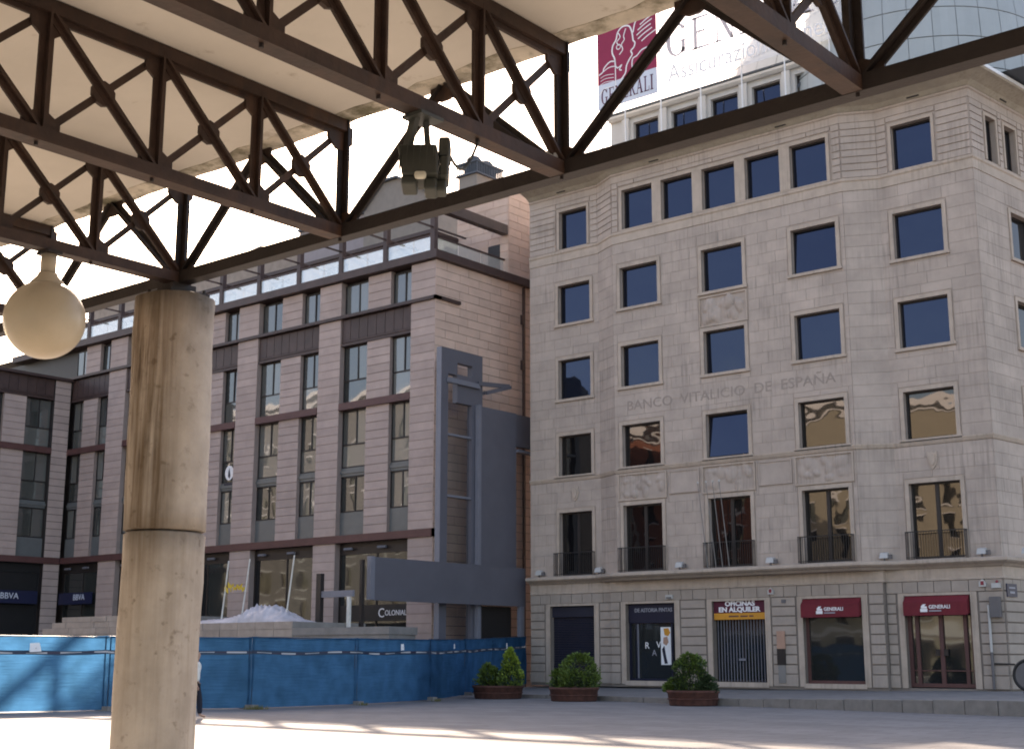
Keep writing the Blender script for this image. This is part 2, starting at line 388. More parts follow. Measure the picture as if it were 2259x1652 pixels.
class MB:
    def __init__(s):
        s.v = []; s.f = []; s.m = []
    def quad(s, a, b, c, d, mi=0):
        n = len(s.v); s.v += [tuple(a), tuple(b), tuple(c), tuple(d)]; s.f.append((n, n + 1, n + 2, n + 3)); s.m.append(mi)
    def poly(s, pts, mi=0):
        n = len(s.v); s.v += [tuple(p) for p in pts]; s.f.append(tuple(range(n, n + len(pts)))); s.m.append(mi)
    def hexa(s, p, mi=0):
        n = len(s.v); s.v += [tuple(q) for q in p]
        for f in ((0, 3, 2, 1), (4, 5, 6, 7), (0, 1, 5, 4), (1, 2, 6, 5), (2, 3, 7, 6), (3, 0, 4, 7)):
            s.f.append(tuple(n + i for i in f)); s.m.append(mi)
    def box(s, x0, x1, y0, y1, z0, z1, mi=0):
        s.hexa([(x0, y0, z0), (x1, y0, z0), (x1, y1, z0), (x0, y1, z0), (x0, y0, z1), (x1, y0, z1), (x1, y1, z1), (x0, y1, z1)], mi)
    def bar(s, a, b, w, h, up=(0, 0, 1), mi=0):
        a = Vector(a); b = Vector(b); d = (b - a).normalized(); u = Vector(up)
        sd = d.cross(u)
        if sd.length < 1e-4: sd = d.cross(Vector((1, 0, 0)))
        sd.normalize(); u = sd.cross(d).normalized()
        sd = sd * (w / 2); u = u * (h / 2)
        s.hexa([a - sd - u, a + sd - u, b + sd - u, b - sd - u, a - sd + u, a + sd + u, b + sd + u, b - sd + u], mi)
    def prism(s, pts, d, mi=0):
        d = Vector(d); n = len(pts); k = len(s.v)
        s.v += [tuple(p) for p in pts] + [tuple(Vector(p) + d) for p in pts]
        s.f.append(tuple(k + i for i in reversed(range(n)))); s.m.append(mi)
        s.f.append(tuple(k + n + i for i in range(n))); s.m.append(mi)
        for i in range(n):
            j = (i + 1) % n
            s.f.append((k + i, k + j, k + n + j, k + n + i)); s.m.append(mi)
    def tube(s, pts, r, seg=8, cap=True, mi=0):
        pts = [Vector(p) for p in pts]
        if not hasattr(r, '__len__'): r = [r] * len(pts)
        k = len(s.v); prev = None
        for i, p in enumerate(pts):
            d = (pts[min(i + 1, len(pts) - 1)] - pts[max(i - 1, 0)]).normalized()
            if prev is None:
                u = d.orthogonal().normalized()
            else:
                u = (prev - d * prev.dot(d)).normalized()
            prev = u; w = d.cross(u)
            for j in range(seg):
                a = 2 * math.pi * j / seg
                s.v.append(tuple(p + u * (math.cos(a) * r[i]) + w * (math.sin(a) * r[i])))
        for i in range(len(pts) - 1):
            for j in range(seg):
                a = k + i * seg + j; b = k + i * seg + (j + 1) % seg
                s.f.append((a, b, b + seg, a + seg)); s.m.append(mi)
        if cap:
            s.f.append(tuple(k + j for j in reversed(range(seg)))); s.m.append(mi)
            e = k + (len(pts) - 1) * seg
            s.f.append(tuple(e + j for j in range(seg))); s.m.append(mi)
    def lathe(s, prof, c=(0, 0, 0), seg=32, wob=None, mi=0):
        k = len(s.v); c = Vector(c)
        for (r, z) in prof:
            for j in range(seg):
                a = 2 * math.pi * j / seg
                rr = r + (wob(a, z) if wob else 0)
                s.v.append(tuple(c + Vector((rr * math.cos(a), rr * math.sin(a), z))))
        for i in range(len(prof) - 1):
            for j in range(seg):
                a = k + i * seg + j; b = k + i * seg + (j + 1) % seg
                s.f.append((a, b, b + seg, a + seg)); s.m.append(mi)
        s.f.append(tuple(k + j for j in reversed(range(seg)))); s.m.append(mi)
        e = k + (len(prof) - 1) * seg
        s.f.append(tuple(e + j for j in range(seg))); s.m.append(mi)
    def build(s, name, mats, parent=None, smooth=False):
        off = root_loc(parent) if parent is not None else Vector((0, 0, 0))
        me = bpy.data.meshes.new(name)
        me.from_pydata([tuple(Vector(v) - off) for v in s.v], [], s.f)
        if not isinstance(mats, (list, tuple)): mats = [mats]
        for m in mats: me.materials.append(MATS[m])
        for i, p in enumerate(me.polygons):
            p.material_index = s.m[i]; p.use_smooth = smooth
        me.update()
        o = bpy.data.objects.new(name, me)
        C.objects.link(o)
        o.parent = parent
        return o

def B(name, mat, parent, *boxes):
    m = MB()
    for b in boxes: m.box(*b)
    return m.build(name, mat, parent)

UNIT = {}
def unit_mesh(mat):
    if mat not in UNIT:
        m = MB(); m.box(0, 1, 0, 1, 0, 1)
        me = bpy.data.meshes.new('piece_' + mat)
        me.from_pydata(m.v, [], m.f); me.materials.append(MATS[mat]); me.update()
        UNIT[mat] = me
    return UNIT[mat]

class Seg:
    """a straight piece of facade: origin, direction along it, outward normal"""
    def __init__(s, a, b):
        s.a = Vector((a[0], a[1], 0)); d = Vector((b[0], b[1], 0)) - s.a
        s.len = d.length; s.d = d.normalized(); s.n = Vector((s.d.y, -s.d.x, 0))
        s.rz = math.atan2(s.d.y, s.d.x)
    def p(s, u, z, n=0):
        q = s.a + s.d * u + s.n * n
        return Vector((q.x, q.y, z))
    def u(s, x):                      # along-coordinate of a world x
        return (x - s.a.x) / s.d.x
    def hexa(s, mb, u0, u1, z0, z1, n0, n1, mi=0):
        mb.hexa([s.p(u0, z0, n1), s.p(u1, z0, n1), s.p(u1, z0, n0), s.p(u0, z0, n0),
                 s.p(u0, z1, n1), s.p(u1, z1, n1), s.p(u1, z1, n0), s.p(u0, z1, n0)], mi)

def wall_cells(seg, z0, z1, holes, mb, depth=.4):
    us = sorted({0, seg.len} | {min(max(h[0], 0), seg.len) for h in holes} | {min(max(h[1], 0), seg.len) for h in holes})
    zs = sorted({z0, z1} | {min(max(h[2], z0), z1) for h in holes} | {min(max(h[3], z0), z1) for h in holes})
    for i in range(len(us) - 1):
        for j in range(len(zs) - 1):
            uc = (us[i] + us[i + 1]) / 2; zc = (zs[j] + zs[j + 1]) / 2
            if any(h[0] < uc < h[1] and h[2] < zc < h[3] for h in holes): continue
            mb.quad(seg.p(us[i], zs[j]), seg.p(us[i + 1], zs[j]), seg.p(us[i + 1], zs[j + 1]), seg.p(us[i], zs[j + 1]))
    for (a, b, c, d) in holes:
        f = lambda u, z, n: seg.p(u, z, n)
        mb.quad(f(a, c, 0), f(a, c, -depth), f(a, d, -depth), f(a, d, 0))
        mb.quad(f(b, c, -depth), f(b, c, 0), f(b, d, 0), f(b, d, -depth))
        mb.quad(f(a, d, -depth), f(b, d, -depth), f(b, d, 0), f(a, d, 0))
        mb.quad(f(a, c, 0), f(b, c, 0), f(b, c, -depth), f(a, c, -depth))

def courses(seg, z0, z1, h, L, holes, gap, u0=None, u1=None, jitter=.25, bond=True):
    out = []
    u0 = 0 if u0 is None else u0; u1 = seg.len if u1 is None else u1
    n = max(1, round((z1 - z0) / h)); h = (z1 - z0) / n
    for r in range(n):
        za = z0 + r * h; zb = za + h
        hs = [q for q in holes if q[3] > za + .01 and q[2] < zb - .01 and q[1] > u0 and q[0] < u1]
        edges = sorted({u0, u1} | {min(max(q[0], u0), u1) for q in hs} | {min(max(q[1], u0), u1) for q in hs})
        spans = []
        for a, b in zip(edges, edges[1:]):
            if b - a < .02: continue
            mid = (a + b) / 2
            lo, hi = za, zb
            for q in hs:
                if q[0] < mid < q[1]:
                    if q[2] <= za + .01 and q[3] >= zb - .01: lo = hi = za
                    elif q[2] <= za + .01: lo = max(lo, q[3])
                    else: hi = min(hi, q[2])
            if hi - lo < .05: continue
            if spans and abs(spans[-1][1] - a) < 1e-4 and abs(spans[-1][2] - lo) < 1e-4 and abs(spans[-1][3] - hi) < 1e-4:
                spans[-1][1] = b
            else: spans.append([a, b, lo, hi])
        for a, b, lo, hi in spans:
            if L is None: cuts = [a, b]
            else:
                k = max(1, round((b - a) / L)); st = (b - a) / k
                cuts = [a + i * st for i in range(k + 1)]
                if bond and k >= 1 and r % 2 and b - a > 1.3 * L:
                    cuts = [a] + [a + (i + .5) * st for i in range(k)] + [b]
                for i in range(1, len(cuts) - 1): cuts[i] += random.uniform(-jitter, jitter) * st * .5
            for c, d in zip(cuts, cuts[1:]):
                if d - c > .06: out.append((c + gap / 2, d - gap / 2, lo + gap / 2, hi - gap / 2))
    return out

class Pieces:
    """collects facade pieces of one thing; the largest 300 become parts, the rest one joined part"""
    def __init__(s): s.it = []
    def add(s, seg, blocks, mat, proud, deep=.03, jit=0.0):
        for b in blocks: s.it.append((seg, b, mat, proud + random.uniform(-jit, jit), deep))
    def flush(s, parent, name, rest_name, cap=295, eye=Vector((0, 0, 1.6))):
        off = root_loc(parent)
        def size(t):
            seg, b = t[0], t[1]
            c = seg.p((b[0] + b[1]) / 2, (b[2] + b[3]) / 2)
            v = eye - c
            return -(b[1] - b[0]) * (b[3] - b[2]) * max(0, v.normalized().dot(seg.n)) / v.length_squared
        s.it.sort(key=size)
        for (seg, b, mat, pr, dp) in s.it[:cap]:
            o = bpy.data.objects.new(name, unit_mesh(mat))
            C.objects.link(o)
            o.parent = parent
            o.location = seg.p(b[0], b[2], pr) - off
            o.rotation_euler = (0, 0, seg.rz)
            o.scale = (b[1] - b[0], pr + dp, b[3] - b[2])
        rest = s.it[cap:]
        if rest:
            mats = sorted({t[2] for t in rest})
            m = MB()
            for (seg, b, mat, pr, dp) in rest: seg.hexa(m, b[0], b[1], b[2], b[3], -dp, pr, mats.index(mat))
            tag(m.build(rest_name, mats, parent), kind='stuff')

def text_obj(name, body, size, mat, parent, loc, depth=.01, rot=(R(90), 0, 0), width=None, bold=0.0, align='LEFT'):
    cu = bpy.data.curves.new('text', 'FONT')
    cu.body = body; cu.size = size; cu.extrude = depth; cu.offset = bold; cu.align_x = align; cu.resolution_u = 3
    tmp = bpy.data.objects.new('text', cu)
    C.objects.link(tmp)
    dg = bpy.context.evaluated_depsgraph_get()
    me = bpy.data.meshes.new_from_object(tmp.evaluated_get(dg))
    bpy.data.objects.remove(tmp); bpy.data.curves.remove(cu)
    me.materials.clear(); me.materials.append(MATS[mat])
    o = bpy.data.objects.new(name, me)
    C.objects.link(o)
    o.parent = parent
    o.location = Vector(loc) - (root_loc(parent) if parent else Vector((0, 0, 0)))
    o.rotation_euler = rot
    if width:
        xs = [v.co.x for v in me.vertices]
        k = width / max(1e-4, max(xs) - min(xs))
        o.scale = (k, 1, 1)
        if align == 'LEFT': o.location = o.location - Vector((min(xs) * k, 0, 0))
    return o

# ================================================================== ground
g = MB()
g.quad((-700, -400, 0), (500, -400, 0), (500, 900, 0), (-700, 900, 0))
tag(g.build('plaza', 'paving'), kind='structure')

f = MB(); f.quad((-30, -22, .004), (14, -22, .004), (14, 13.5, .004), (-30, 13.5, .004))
tag(f.build('bounce_floor', 'bounce_paving'), kind='structure')  # unseen pale floor, added to bounce sun up onto slab and column

# raised pavement in front of the stone building: front line and its height
KL = [(-41.0, 45.2, .10), (-36.0, 42.6, .13), (-30.0, 41.3, .16), (-25.2, 40.0, .20), (-20.0, 38.9, .30), (-14.0, 37.9, .40), (-4.0, 36.6, .44)]
m = MB()
for (a, b) in zip(KL, KL[1:]):
    m.quad((a[0], a[1] + .3, a[2]), (b[0], b[1] + .3, b[2]), (b[0], 62, .42), (a[0], 62, .42))
pave = tag(m.build('pavement', 'sidewalk'), kind='structure')
cnt = 0
for (a, b) in zip(KL, KL[1:]):
    A = Vector((a[0], a[1], 0)); Bv = Vector((b[0], b[1], 0)); n = max(1, int((Bv - A).length / 1.0))
    for i in range(n):
        p = A.lerp(Bv, i / n); q = A.lerp(Bv, (i + 1) / n); d = (q - p).normalized(); nn = Vector((-d.y, d.x, 0))
        p = p + d * .012; q = q - d * .012
        z0 = a[2] + (b[2] - a[2]) * (i + .5) / n + random.uniform(-.006, .006)
        o = random.uniform(-.012, .012)
        k = MB()
        P = [p + nn * o, q + nn * o, q + nn * .31, p + nn * .31]
        k.hexa([(*v.xy, -.05) for v in P] + [(*v.xy, z0 + .004) for v in P])
        k.build('kerb_stone', 'kerb', pave)

# ================================================================== canopy
YE, ZB, ZT = 6.42, 4.60, 5.41
can = thing('canopy', (-6, 2, 0), 'flat concrete canopy roof on rusty brown steel lattice trusses overhead', 'canopy')
m = MB()
m.box(-19, 5, -6.5, YE - .10, 5.47, 5.72)
m.build('roof_slab', 'slab', can)
# weathered drip edge of the slab, uneven and mossy
m = MB()
n = 150
for i in range(n):
    x0 = -19 + 24 * i / n; x1 = -19 + 24 * (i + 1) / n
    def e(x): return .006 * math.sin(x * 3.1) + .007 * math.sin(x * 9.7 + 1) + .005 * math.sin(x * 23)
    y0, y1 = YE + .05 + e(x0), YE + .05 + e(x1)
    zb0, zb1 = 5.463 + .3 * abs(e(x0 + 5)), 5.463 + .3 * abs(e(x1 + 5))
    m.hexa([(x0, YE - .13 + 2 * e(x0 + 9), 5.466), (x1, YE - .13 + 2 * e(x1 + 9), 5.466), (x1, y1, zb1), (x0, y0, zb0), (x0, YE - .20, 5.721), (x1, YE - .20, 5.721), (x1, y1, 5.721), (x0, y0, 5.721)])
m.build('slab_lip', 'slab_edge', can)

def member(name, a, b, w, h, par, mat='truss', up=(0, 0, 1)):
    k = MB(); k.bar(a, b, w, h, up); return k.build(name, mat, par)
def angle_bar(name, a, b, w, par, mat='truss', side=(1, 0, 0)):
    # rolled T section: flange and web
    k = MB(); s_ = Vector(side)
    k.bar(a, b, w, .014, up=s_) if False else None
    a = Vector(a); b = Vector(b); d = (b - a).normalized(); t = s_.cross(d).normalized()
    k.hexa([a - t * w / 2 - s_ * .008, a + t * w / 2 - s_ * .008, b + t * w / 2 - s_ * .008, b - t * w / 2 - s_ * .008,
            a - t * w / 2 + s_ * .008, a + t * w / 2 + s_ * .008, b + t * w / 2 + s_ * .008, b - t * w / 2 + s_ * .008])
    k.hexa([a - t * .008 - s_ * w * .5, a + t * .008 - s_ * w * .5, b + t * .008 - s_ * w * .5, b - t * .008 - s_ * w * .5,
            a - t * .008 + s_ * w * .5, a + t * .008 + s_ * w * .5, b + t * .008 + s_ * w * .5, b - t * .008 + s_ * w * .5])
    return k.build(name, mat, par)

NODES = [-14.87, -12.86, -10.84, -8.82, -6.92, -4.90, -2.90, -.90, 1.1, 3.1]
PITCH = .81
def disc(c, r, par, nrm=(1, 0, 0), t=.03, seg=10):
    k = MB(); c = Vector(c); nv = Vector(nrm); u = Vector((0, 0, 1)); w = nv.cross(u)
    k.prism([c + u * r * math.cos(2 * math.pi * i / seg) + w * r * math.sin(2 * math.pi * i / seg) - nv * t / 2 for i in range(seg)], nv * t)
    return k.build('gusset', 'truss', par)
def plate(c, wy, hz, par, cut=.35, axis='y', t=.022):
    # chamfered gusset plate in the truss plane
    k = MB(); c = Vector(c); a = Vector((0, 1, 0)) if axis == 'y' else Vector((1, 0, 0)); u = Vector((0, 0, 1))
    P = [(-1, -1), (1, -1), (1, 1 - 2 * cut), (1 - 2 * cut, 1), (-1 + 2 * cut, 1), (-1, 1 - 2 * cut)]
    if hz < 0: P = [(x, -y) for x, y in reversed(P)]; hz = -hz
    nv = a.cross(u)
    k.prism([c + a * x * wy + u * y * hz - nv * t / 2 for x, y in P], nv * t)
    return k.build('gusset', 'truss', par)
for X in NODES[1:-1]:
    t = MB()
    # bottom chord: two angles back to back with a flange plate
    y0 = -6.3
    t.box(X - .058, X + .058, y0, YE - .03, ZB - .045, ZB - .027)
    t.box(X - .058, X - .046, y0, YE - .03, ZB - .027, ZB + .040)
    t.box(X + .046, X + .058, y0, YE - .03, ZB - .027, ZB + .040)
    t.box(X - .012, X + .012, y0, YE - .03, ZB - .027, ZB + .045)
    tr = t.build('cross_truss', 'truss', can)
    k = MB(); k.box(X - .045, X + .045, y0, YE, ZT - .035, ZT + .052); k.box(X - .012, X + .012, y0, YE, ZT - .075, ZT - .035)
    k.build('top_chord', 'truss', tr)
    ys = [YE - i * PITCH for i in range(15)]
    for i, y in enumerate(ys):
        if i: angle_bar('vertical', (X, y, ZB), (X, y, ZT), .095, tr)
        if i:
            plate((X, y, ZB + .085), .125, .075, tr)
            plate((X, y, ZT - .10), .115, -.085, tr)
        k = MB(); k.tube([(X + .02, y - .03, ZB - .046), (X + .02, y - .03, ZB - .07)], .012, 6); k.build('bolt', 'truss_dark', tr)
        if i < len(ys) - 1:
            yb = ys[i + 1]
            angle_bar('diagonal', (X + .012, yb + .02, ZT - .03), (X + .012, y - .02, ZB + .03), .080, tr)
            member('brace', (X - .016, yb + .02, ZB + .03), (X - .016, y - .02, ZT - .03), .046, .018, tr, up=(1, 0, 0))
            disc((X, (y + yb) / 2, (ZB + ZT) / 2 - .005), .083, tr)
# edge truss along the open side
t = MB()
t.box(NODES[0], NODES[-1], YE - .052, YE + .052, ZB - .048, ZB - .030)
t.box(NODES[0], NODES[-1], YE - .052, YE - .036, ZB - .030, ZB + .050)
t.box(NODES[0], NODES[-1], YE + .036, YE + .052, ZB - .030, ZB + .050)
et = t.build('edge_truss', 'truss_dark', can)
for a, b in zip(NODES, NODES[1:]):
    mx = (a + b) / 2
    angle_bar('diagonal', (a + .03, YE, ZB + .02), (mx - .02, YE, ZT + .05), .088, et, 'truss_dark', (0, 1, 0))
    angle_bar('diagonal', (mx + .02, YE, ZT + .05), (b - .03, YE, ZB + .02), .088, et, 'truss_dark', (0, 1, 0))
    plate((mx, YE, ZT + .0), .13, -.06, et, axis='x')
for a in NODES[1:-1]:
    angle_bar('vertical', (a, YE, ZB), (a, YE, ZT + .05), .115, et, 'truss_dark', (0, 1, 0))
    plate((a, YE, ZB + .08), .17, .07, et, axis='x')
    plate((a, YE - .04, ZT - .08), .12, -.10, et, axis='y')

# columns carrying the edge truss
def column(x, y, label):
    r = .312
    t = thing('concrete_column', (x, y, 0), label, 'column', 'round columns of the canopy')
    def w(a, z): return .006 * math.sin(3 * a + z * 2) + .004 * math.sin(7 * a - z * 5) + .0025 * math.sin(17 * a + z * 11)
    def prof(z0, z1, chip=0):
        p = [(r - .02, z0)] + [(r, z0 + .012)]
        n_ = 14
        p += [(r, z0 + .012 + (z1 - z0 - .03) * i / n_) for i in range(1, n_ + 1)]
        return p + [(r - .012 - chip, z1 - .006), (r - .03 - chip, z1)]
    k = MB(); k.lathe(prof(0, 2.545), (x, y, 0), 48, w); k.build('lower_drum', 'concrete_low', t, True)
    k = MB(); k.lathe([(rr + .004, z) for rr, z in prof(2.555, 4.45, .02)], (x, y, 0), 48, w); k.build('upper_drum', 'concrete', t, True)
    k = MB(); k.box(x - .19, x + .19, y - .19, y + .19, 4.45, 4.485); k.box(x - .11, x + .11, y - .11, y + .11, 4.485, 4.552)
    k.build('bearing_plate', 'truss_dark', t)
    k = MB()
    for i in range(4):
        a = i * math.pi / 2 + .785; k.tube([(x + .22 * math.cos(a), y + .22 * math.sin(a), 4.485), (x + .22 * math.cos(a), y + .22 * math.sin(a), 4.52)], .016, 6)
    k.build('anchor_bolts', 'truss_dark', t)
column(-8.87, 6.43, 'weathered round concrete column with brown streaks under the canopy edge')
column(1.1, 6.43, 'round concrete column beyond the right edge of the picture')

# globe lamp under the canopy
gx, gy, gz, gr = -8.81, 5.235, 4.03, .292
t = thing('globe_lamp', (gx, gy, gz - gr), 'large opal globe lamp hanging under the canopy at left', 'lamp')
k = MB()
k.lathe([(gr * math.sin(math.pi * i / 28), gz - gr * math.cos(math.pi * i / 28)) for i in range(1, 27)], (gx, gy, 0), 40)
k.build('globe', 'globe', t, True)
k = MB(); k.lathe([(.13, gz + gr * .9), (.125, gz + gr * .94), (.075, gz + gr + .04), (.07, gz + gr + .06)], (gx, gy, 0), 24); k.build('collar', 'globe_neck', t, True)
k = MB(); k.tube([(gx, gy, gz + gr + .05), (gx, gy, ZB - .05)], .055, 16); k.build('stem', 'globe_neck', t, True)
k = MB(); k.box(gx - .08, gx + .08, gy - .06, gy + .06, ZB - .072, ZB - .047); k.build('clamp', 'truss_dark', t)

# floodlight clamped to a truss
fx, fy, fz = -4.90, 5.14, 4.27
t = thing('floodlight', (fx, fy, fz - .2), 'grey green floodlight bolted below a truss with a hanging cable', 'floodlight')
M4 = Matrix.Translation((fx, fy, fz)) @ Matrix.Rotation(R(38), 4, 'Z') @ Matrix.Rotation(R(-16), 4, 'X')
def loc_box(mb, x0, x1, y0, y1, z0, z1):
    mb.hexa([M4 @ Vector(p) for p in ((x0, y0, z0), (x1, y0, z0), (x1, y1, z0), (x0, y1, z0), (x0, y0, z1), (x1, y0, z1), (x1, y1, z1), (x0, y1, z1))])
k = MB()
k.hexa([M4 @ Vector(p) for p in ((-.10, -.10, -.13), (.10, -.10, -.13), (.10, .09, -.11), (-.10, .09, -.11), (-.135, -.075, .09), (.085, -.075, .09), (.085, .07, .11), (-.135, .07, .11))])
k.build('housing', 'flood', t)
k = MB()
for i in range(6): loc_box(k, -.118 + i * .036, -.110 + i * .036, -.094, -.076, -.09, .07)
k.build('cooling_fins', 'flood', t)
k = MB(); loc_box(k, .09, .155, -.05, .07, .03, .16); loc_box(k, .10, .15, -.06, .06, -.12, .02); loc_box(k, .06, .14, -.03, .05, -.19, -.12); k.build('gear_box', 'flood', t)
k = MB(); loc_box(k, -.105, -.02, -.075, .05, -.175, -.12); loc_box(k, .02, .09, -.06, .05, -.20, -.125); k.build('visor', 'flood', t)
k = MB(); loc_box(k, -.03, .035, -.108, -.07, -.155, -.115); k.build('lens', 'lamp_glass', t)
k = MB()
k.bar((fx, fy - .05, ZB - .02), M4 @ Vector((-.09, 0, .10)), .03, .06); k.bar((fx, fy + .02, ZB - .02), M4 @ Vector((.03, 0, .09)), .03, .026)
k.box(fx - .075, fx + .075, fy - .09, fy + .09, ZB - .068, ZB - .048); k.box(fx - .065, fx - .06, fy - .06, fy + .05, ZB - .05, ZB + .05)
k.build('bracket', 'flood', t)
p0 = M4 @ Vector((.13, .02, .12)); p3 = Vector((fx, 5.62, ZB - .03))
k = MB(); pts = []
for i in range(13):
    s = i / 12; q = p0.lerp(p3, s); q.z -= .15 * math.sin(math.pi * s) ; pts.append(q)
k.tube(pts, .009, 6, mi=0); k.build('cable', 'flood', t)
for o_ in t.children:
    if o_.name.split('.')[0] in ('housing', 'gear_box', 'visor', 'lens'):
        bv = o_.modifiers.new('bevel', 'BEVEL'); bv.width = .014; bv.segments = 3
# small pale sensor at the second node
t = thing('junction_lamp', (-4.90, 6.35, 4.60), 'small pale cup fitting tucked into the truss node beside the floodlight', 'fitting')
k = MB(); k.lathe([(.02, -.05), (.042, -.03), (.048, .02), (.035, .05)], (-4.92, 6.33, 4.655), 14); k.build('cup', 'pale_plastic', t, True)
k = MB(); k.tube([(-4.92, 6.33, 4.70), (-4.97, 6.36, 4.77)], .008, 6); k.build('spur', 'pale_plastic', t)

# ================================================================== stone corner building
sb = thing('stone_building', (-29, 56, .4), 'cream stone six storey corner building with square windows and shops', 'building')
WL = Seg((-40.2, 50), (-36.05, 50)); RL = Seg((-36.05, 50), (-34.75, 49.35)); CE = Seg((-34.75, 49.35), (-23.15, 49.35))
RR = Seg((-23.15, 49.35), (-21.85, 50)); WR = Seg((-21.85, 50), (-17.95, 50))
sa = R(7.6)
SR = Seg((-17.95, 50), (-17.95 + 14 * math.sin(sa), 50 + 14 * math.cos(sa)))
GC = Seg((-35.4, 49.75), (-22.5, 49.75)); GL = Seg((-40.2, 50), (-35.4, 50)); GR = Seg((-22.5, 50), (-17.95, 50))
ROWS = [(9.88, 11.77), (13.53, 15.43), (17.2, 19.12)]
COLS = {WL: [(-38.45, -36.55)], CE: [(-34.35, -32.30), (-29.97, -27.93), (-25.57, -23.53)], WR: [(-21.33, -19.28)]}
DOOR = (5.25, 8.15)
TOP = (20.95, 22.85)
TOPW = {WL: [(-38.35, -36.68)], CE: [(-34.62 * .987 + 0, -32.9 * .987), (-32.41 * .987, -30.72 * .987), (-30.21 * .987, -28.51 * .987), (-28.0 * .987, -26.3 * .987), (-25.8 * .987, -24.09 * .987)], WR: [(-21.2, -19.5)]}
wall = MB(); wins = []
pieces = Pieces()
for sg in (WL, RL, CE, RR, WR, SR):
    holes = []
    if sg is SR:
        for (a, b) in ROWS: holes += [(2.75, 4.55, a, b), (7.2, 9.0, a, b)]
        holes += [(2.2, 4.0, *DOOR), (7.2, 9.0, *DOOR), (1.2, 2.05, *TOP), (2.75, 3.7, *TOP), (4.5, 5.4, *TOP)]
    else:
        for (x0, x1) in COLS.get(sg, []):
            for (a, b) in ROWS: holes.append((sg.u(x0), sg.u(x1), a, b))
            holes.append((sg.u(x0), sg.u(x1), *DOOR))
        for (x0, x1) in TOPW.get(sg, []): holes.append((sg.u(x0), sg.u(x1), *TOP))
    wall_cells(sg, 5.2, 24.2, holes, wall, .34)
    for h_ in holes: wins.append((sg, h_))
    grow = [(h_[0] - .2, h_[1] + .2, h_[2] - (.16 if h_[2] > 6 else .0), h_[3] + .2) for h_ in holes]
    extra = []
    if sg is CE:
        extra = [(CE.u(x0) - .28, CE.u(x1) + .28, 8.3, 9.62) for (x0, x1) in COLS[CE]] + [(CE.u(-30.2), CE.u(-27.7), 15.55, 17.1)]
        extra += [(CE.u(-31.95), CE.u(-30.35), 8.42, 9.58), (CE.u(-27.55), CE.u(-25.95), 8.42, 9.58)]
        grow = [q for q in grow if not (q[2] > 20)] + [(CE.u(-34.4), CE.u(-23.55), TOP[0] - .12, TOP[1] + .22)]
    # first floor and middle ashlar, then the rusticated top storey
    pieces.add(sg, courses(sg, 5.22, 9.60, .487, 1.15, grow + extra, .011), 'stone', .022, jit=.002)
    pieces.add(sg, courses(sg, 9.80, 20.32, .478, 1.15, grow + extra, .011), 'stone', .022, jit=.002)
    pieces.add(sg, courses(sg, 20.88, 23.30, .30, 2.4, grow, .045), 'stone', .050, jit=.003)
holes_g = {GL: [(-39.05, -36.5)], GC: [(-34.62, -32.05), (-30.2, -27.68), (-25.98, -23.42)], GR: [(-21.8, -19.2)]}
gwall = MB(); shops = []
SRg = Seg((-17.95, 50), (-17.95 + 14 * math.sin(sa), 50 + 14 * math.cos(sa)))
for sg in (GL, GC, GR, SRg):
    hs = [(sg.u(a), sg.u(b), .42, 3.86) for a, b in holes_g.get(sg, [])]
    if sg is SRg: hs = [(3.2, 6.0, .42, 3.86), (8.5, 11.5, .42, 3.86)]
    wall_cells(sg, .3, 5.2, hs, gwall, .55)
    for h_ in hs: shops.append((sg, h_))
    gr_ = [(a - .30, b + .30, c, d + .10) for a, b, c, d in hs]
    pieces.add(sg, courses(sg, .90, 3.96, .382, None, gr_, .055), 'stone_ground', .055, jit=.004)
    pieces.add(sg, courses(sg, .42, .90, .5, None, [(a - .30, b + .30, c - .2, d) for a, b, c, d in hs], .02), 'stone_ground', .075)
    pieces.add(sg, courses(sg, 3.96, 4.40, .5, .62, [], .03, bond=False, jitter=.1), 'stone_ground', .05)
wall.quad((-40.2, 64, .3), (-40.2, 50, .3), (-40.2, 50, 24.2), (-40.2, 64, 24.2))
wall.quad((-40.2, 64, .3), (-16.1, 64, .3), (-16.1, 64, 24.2), (-40.2, 64, 24.2))
wall.build('wall', 'stone_ashlar_joint', sb)
for sgx in (-35.4, -22.5):
    gwall.quad((sgx, 50, .3), (sgx, 49.75, .3), (sgx, 49.75, 5.2), (sgx, 50, 5.2)) if sgx < -30 else gwall.quad((sgx, 49.75, .3), (sgx, 50, .3), (sgx, 50, 5.2), (sgx, 49.75, 5.2))
gwall.build('ground_wall', 'stone_joint', sb)
pieces.flush(sb, 'stone_block', 'stone_blocks_beyond')

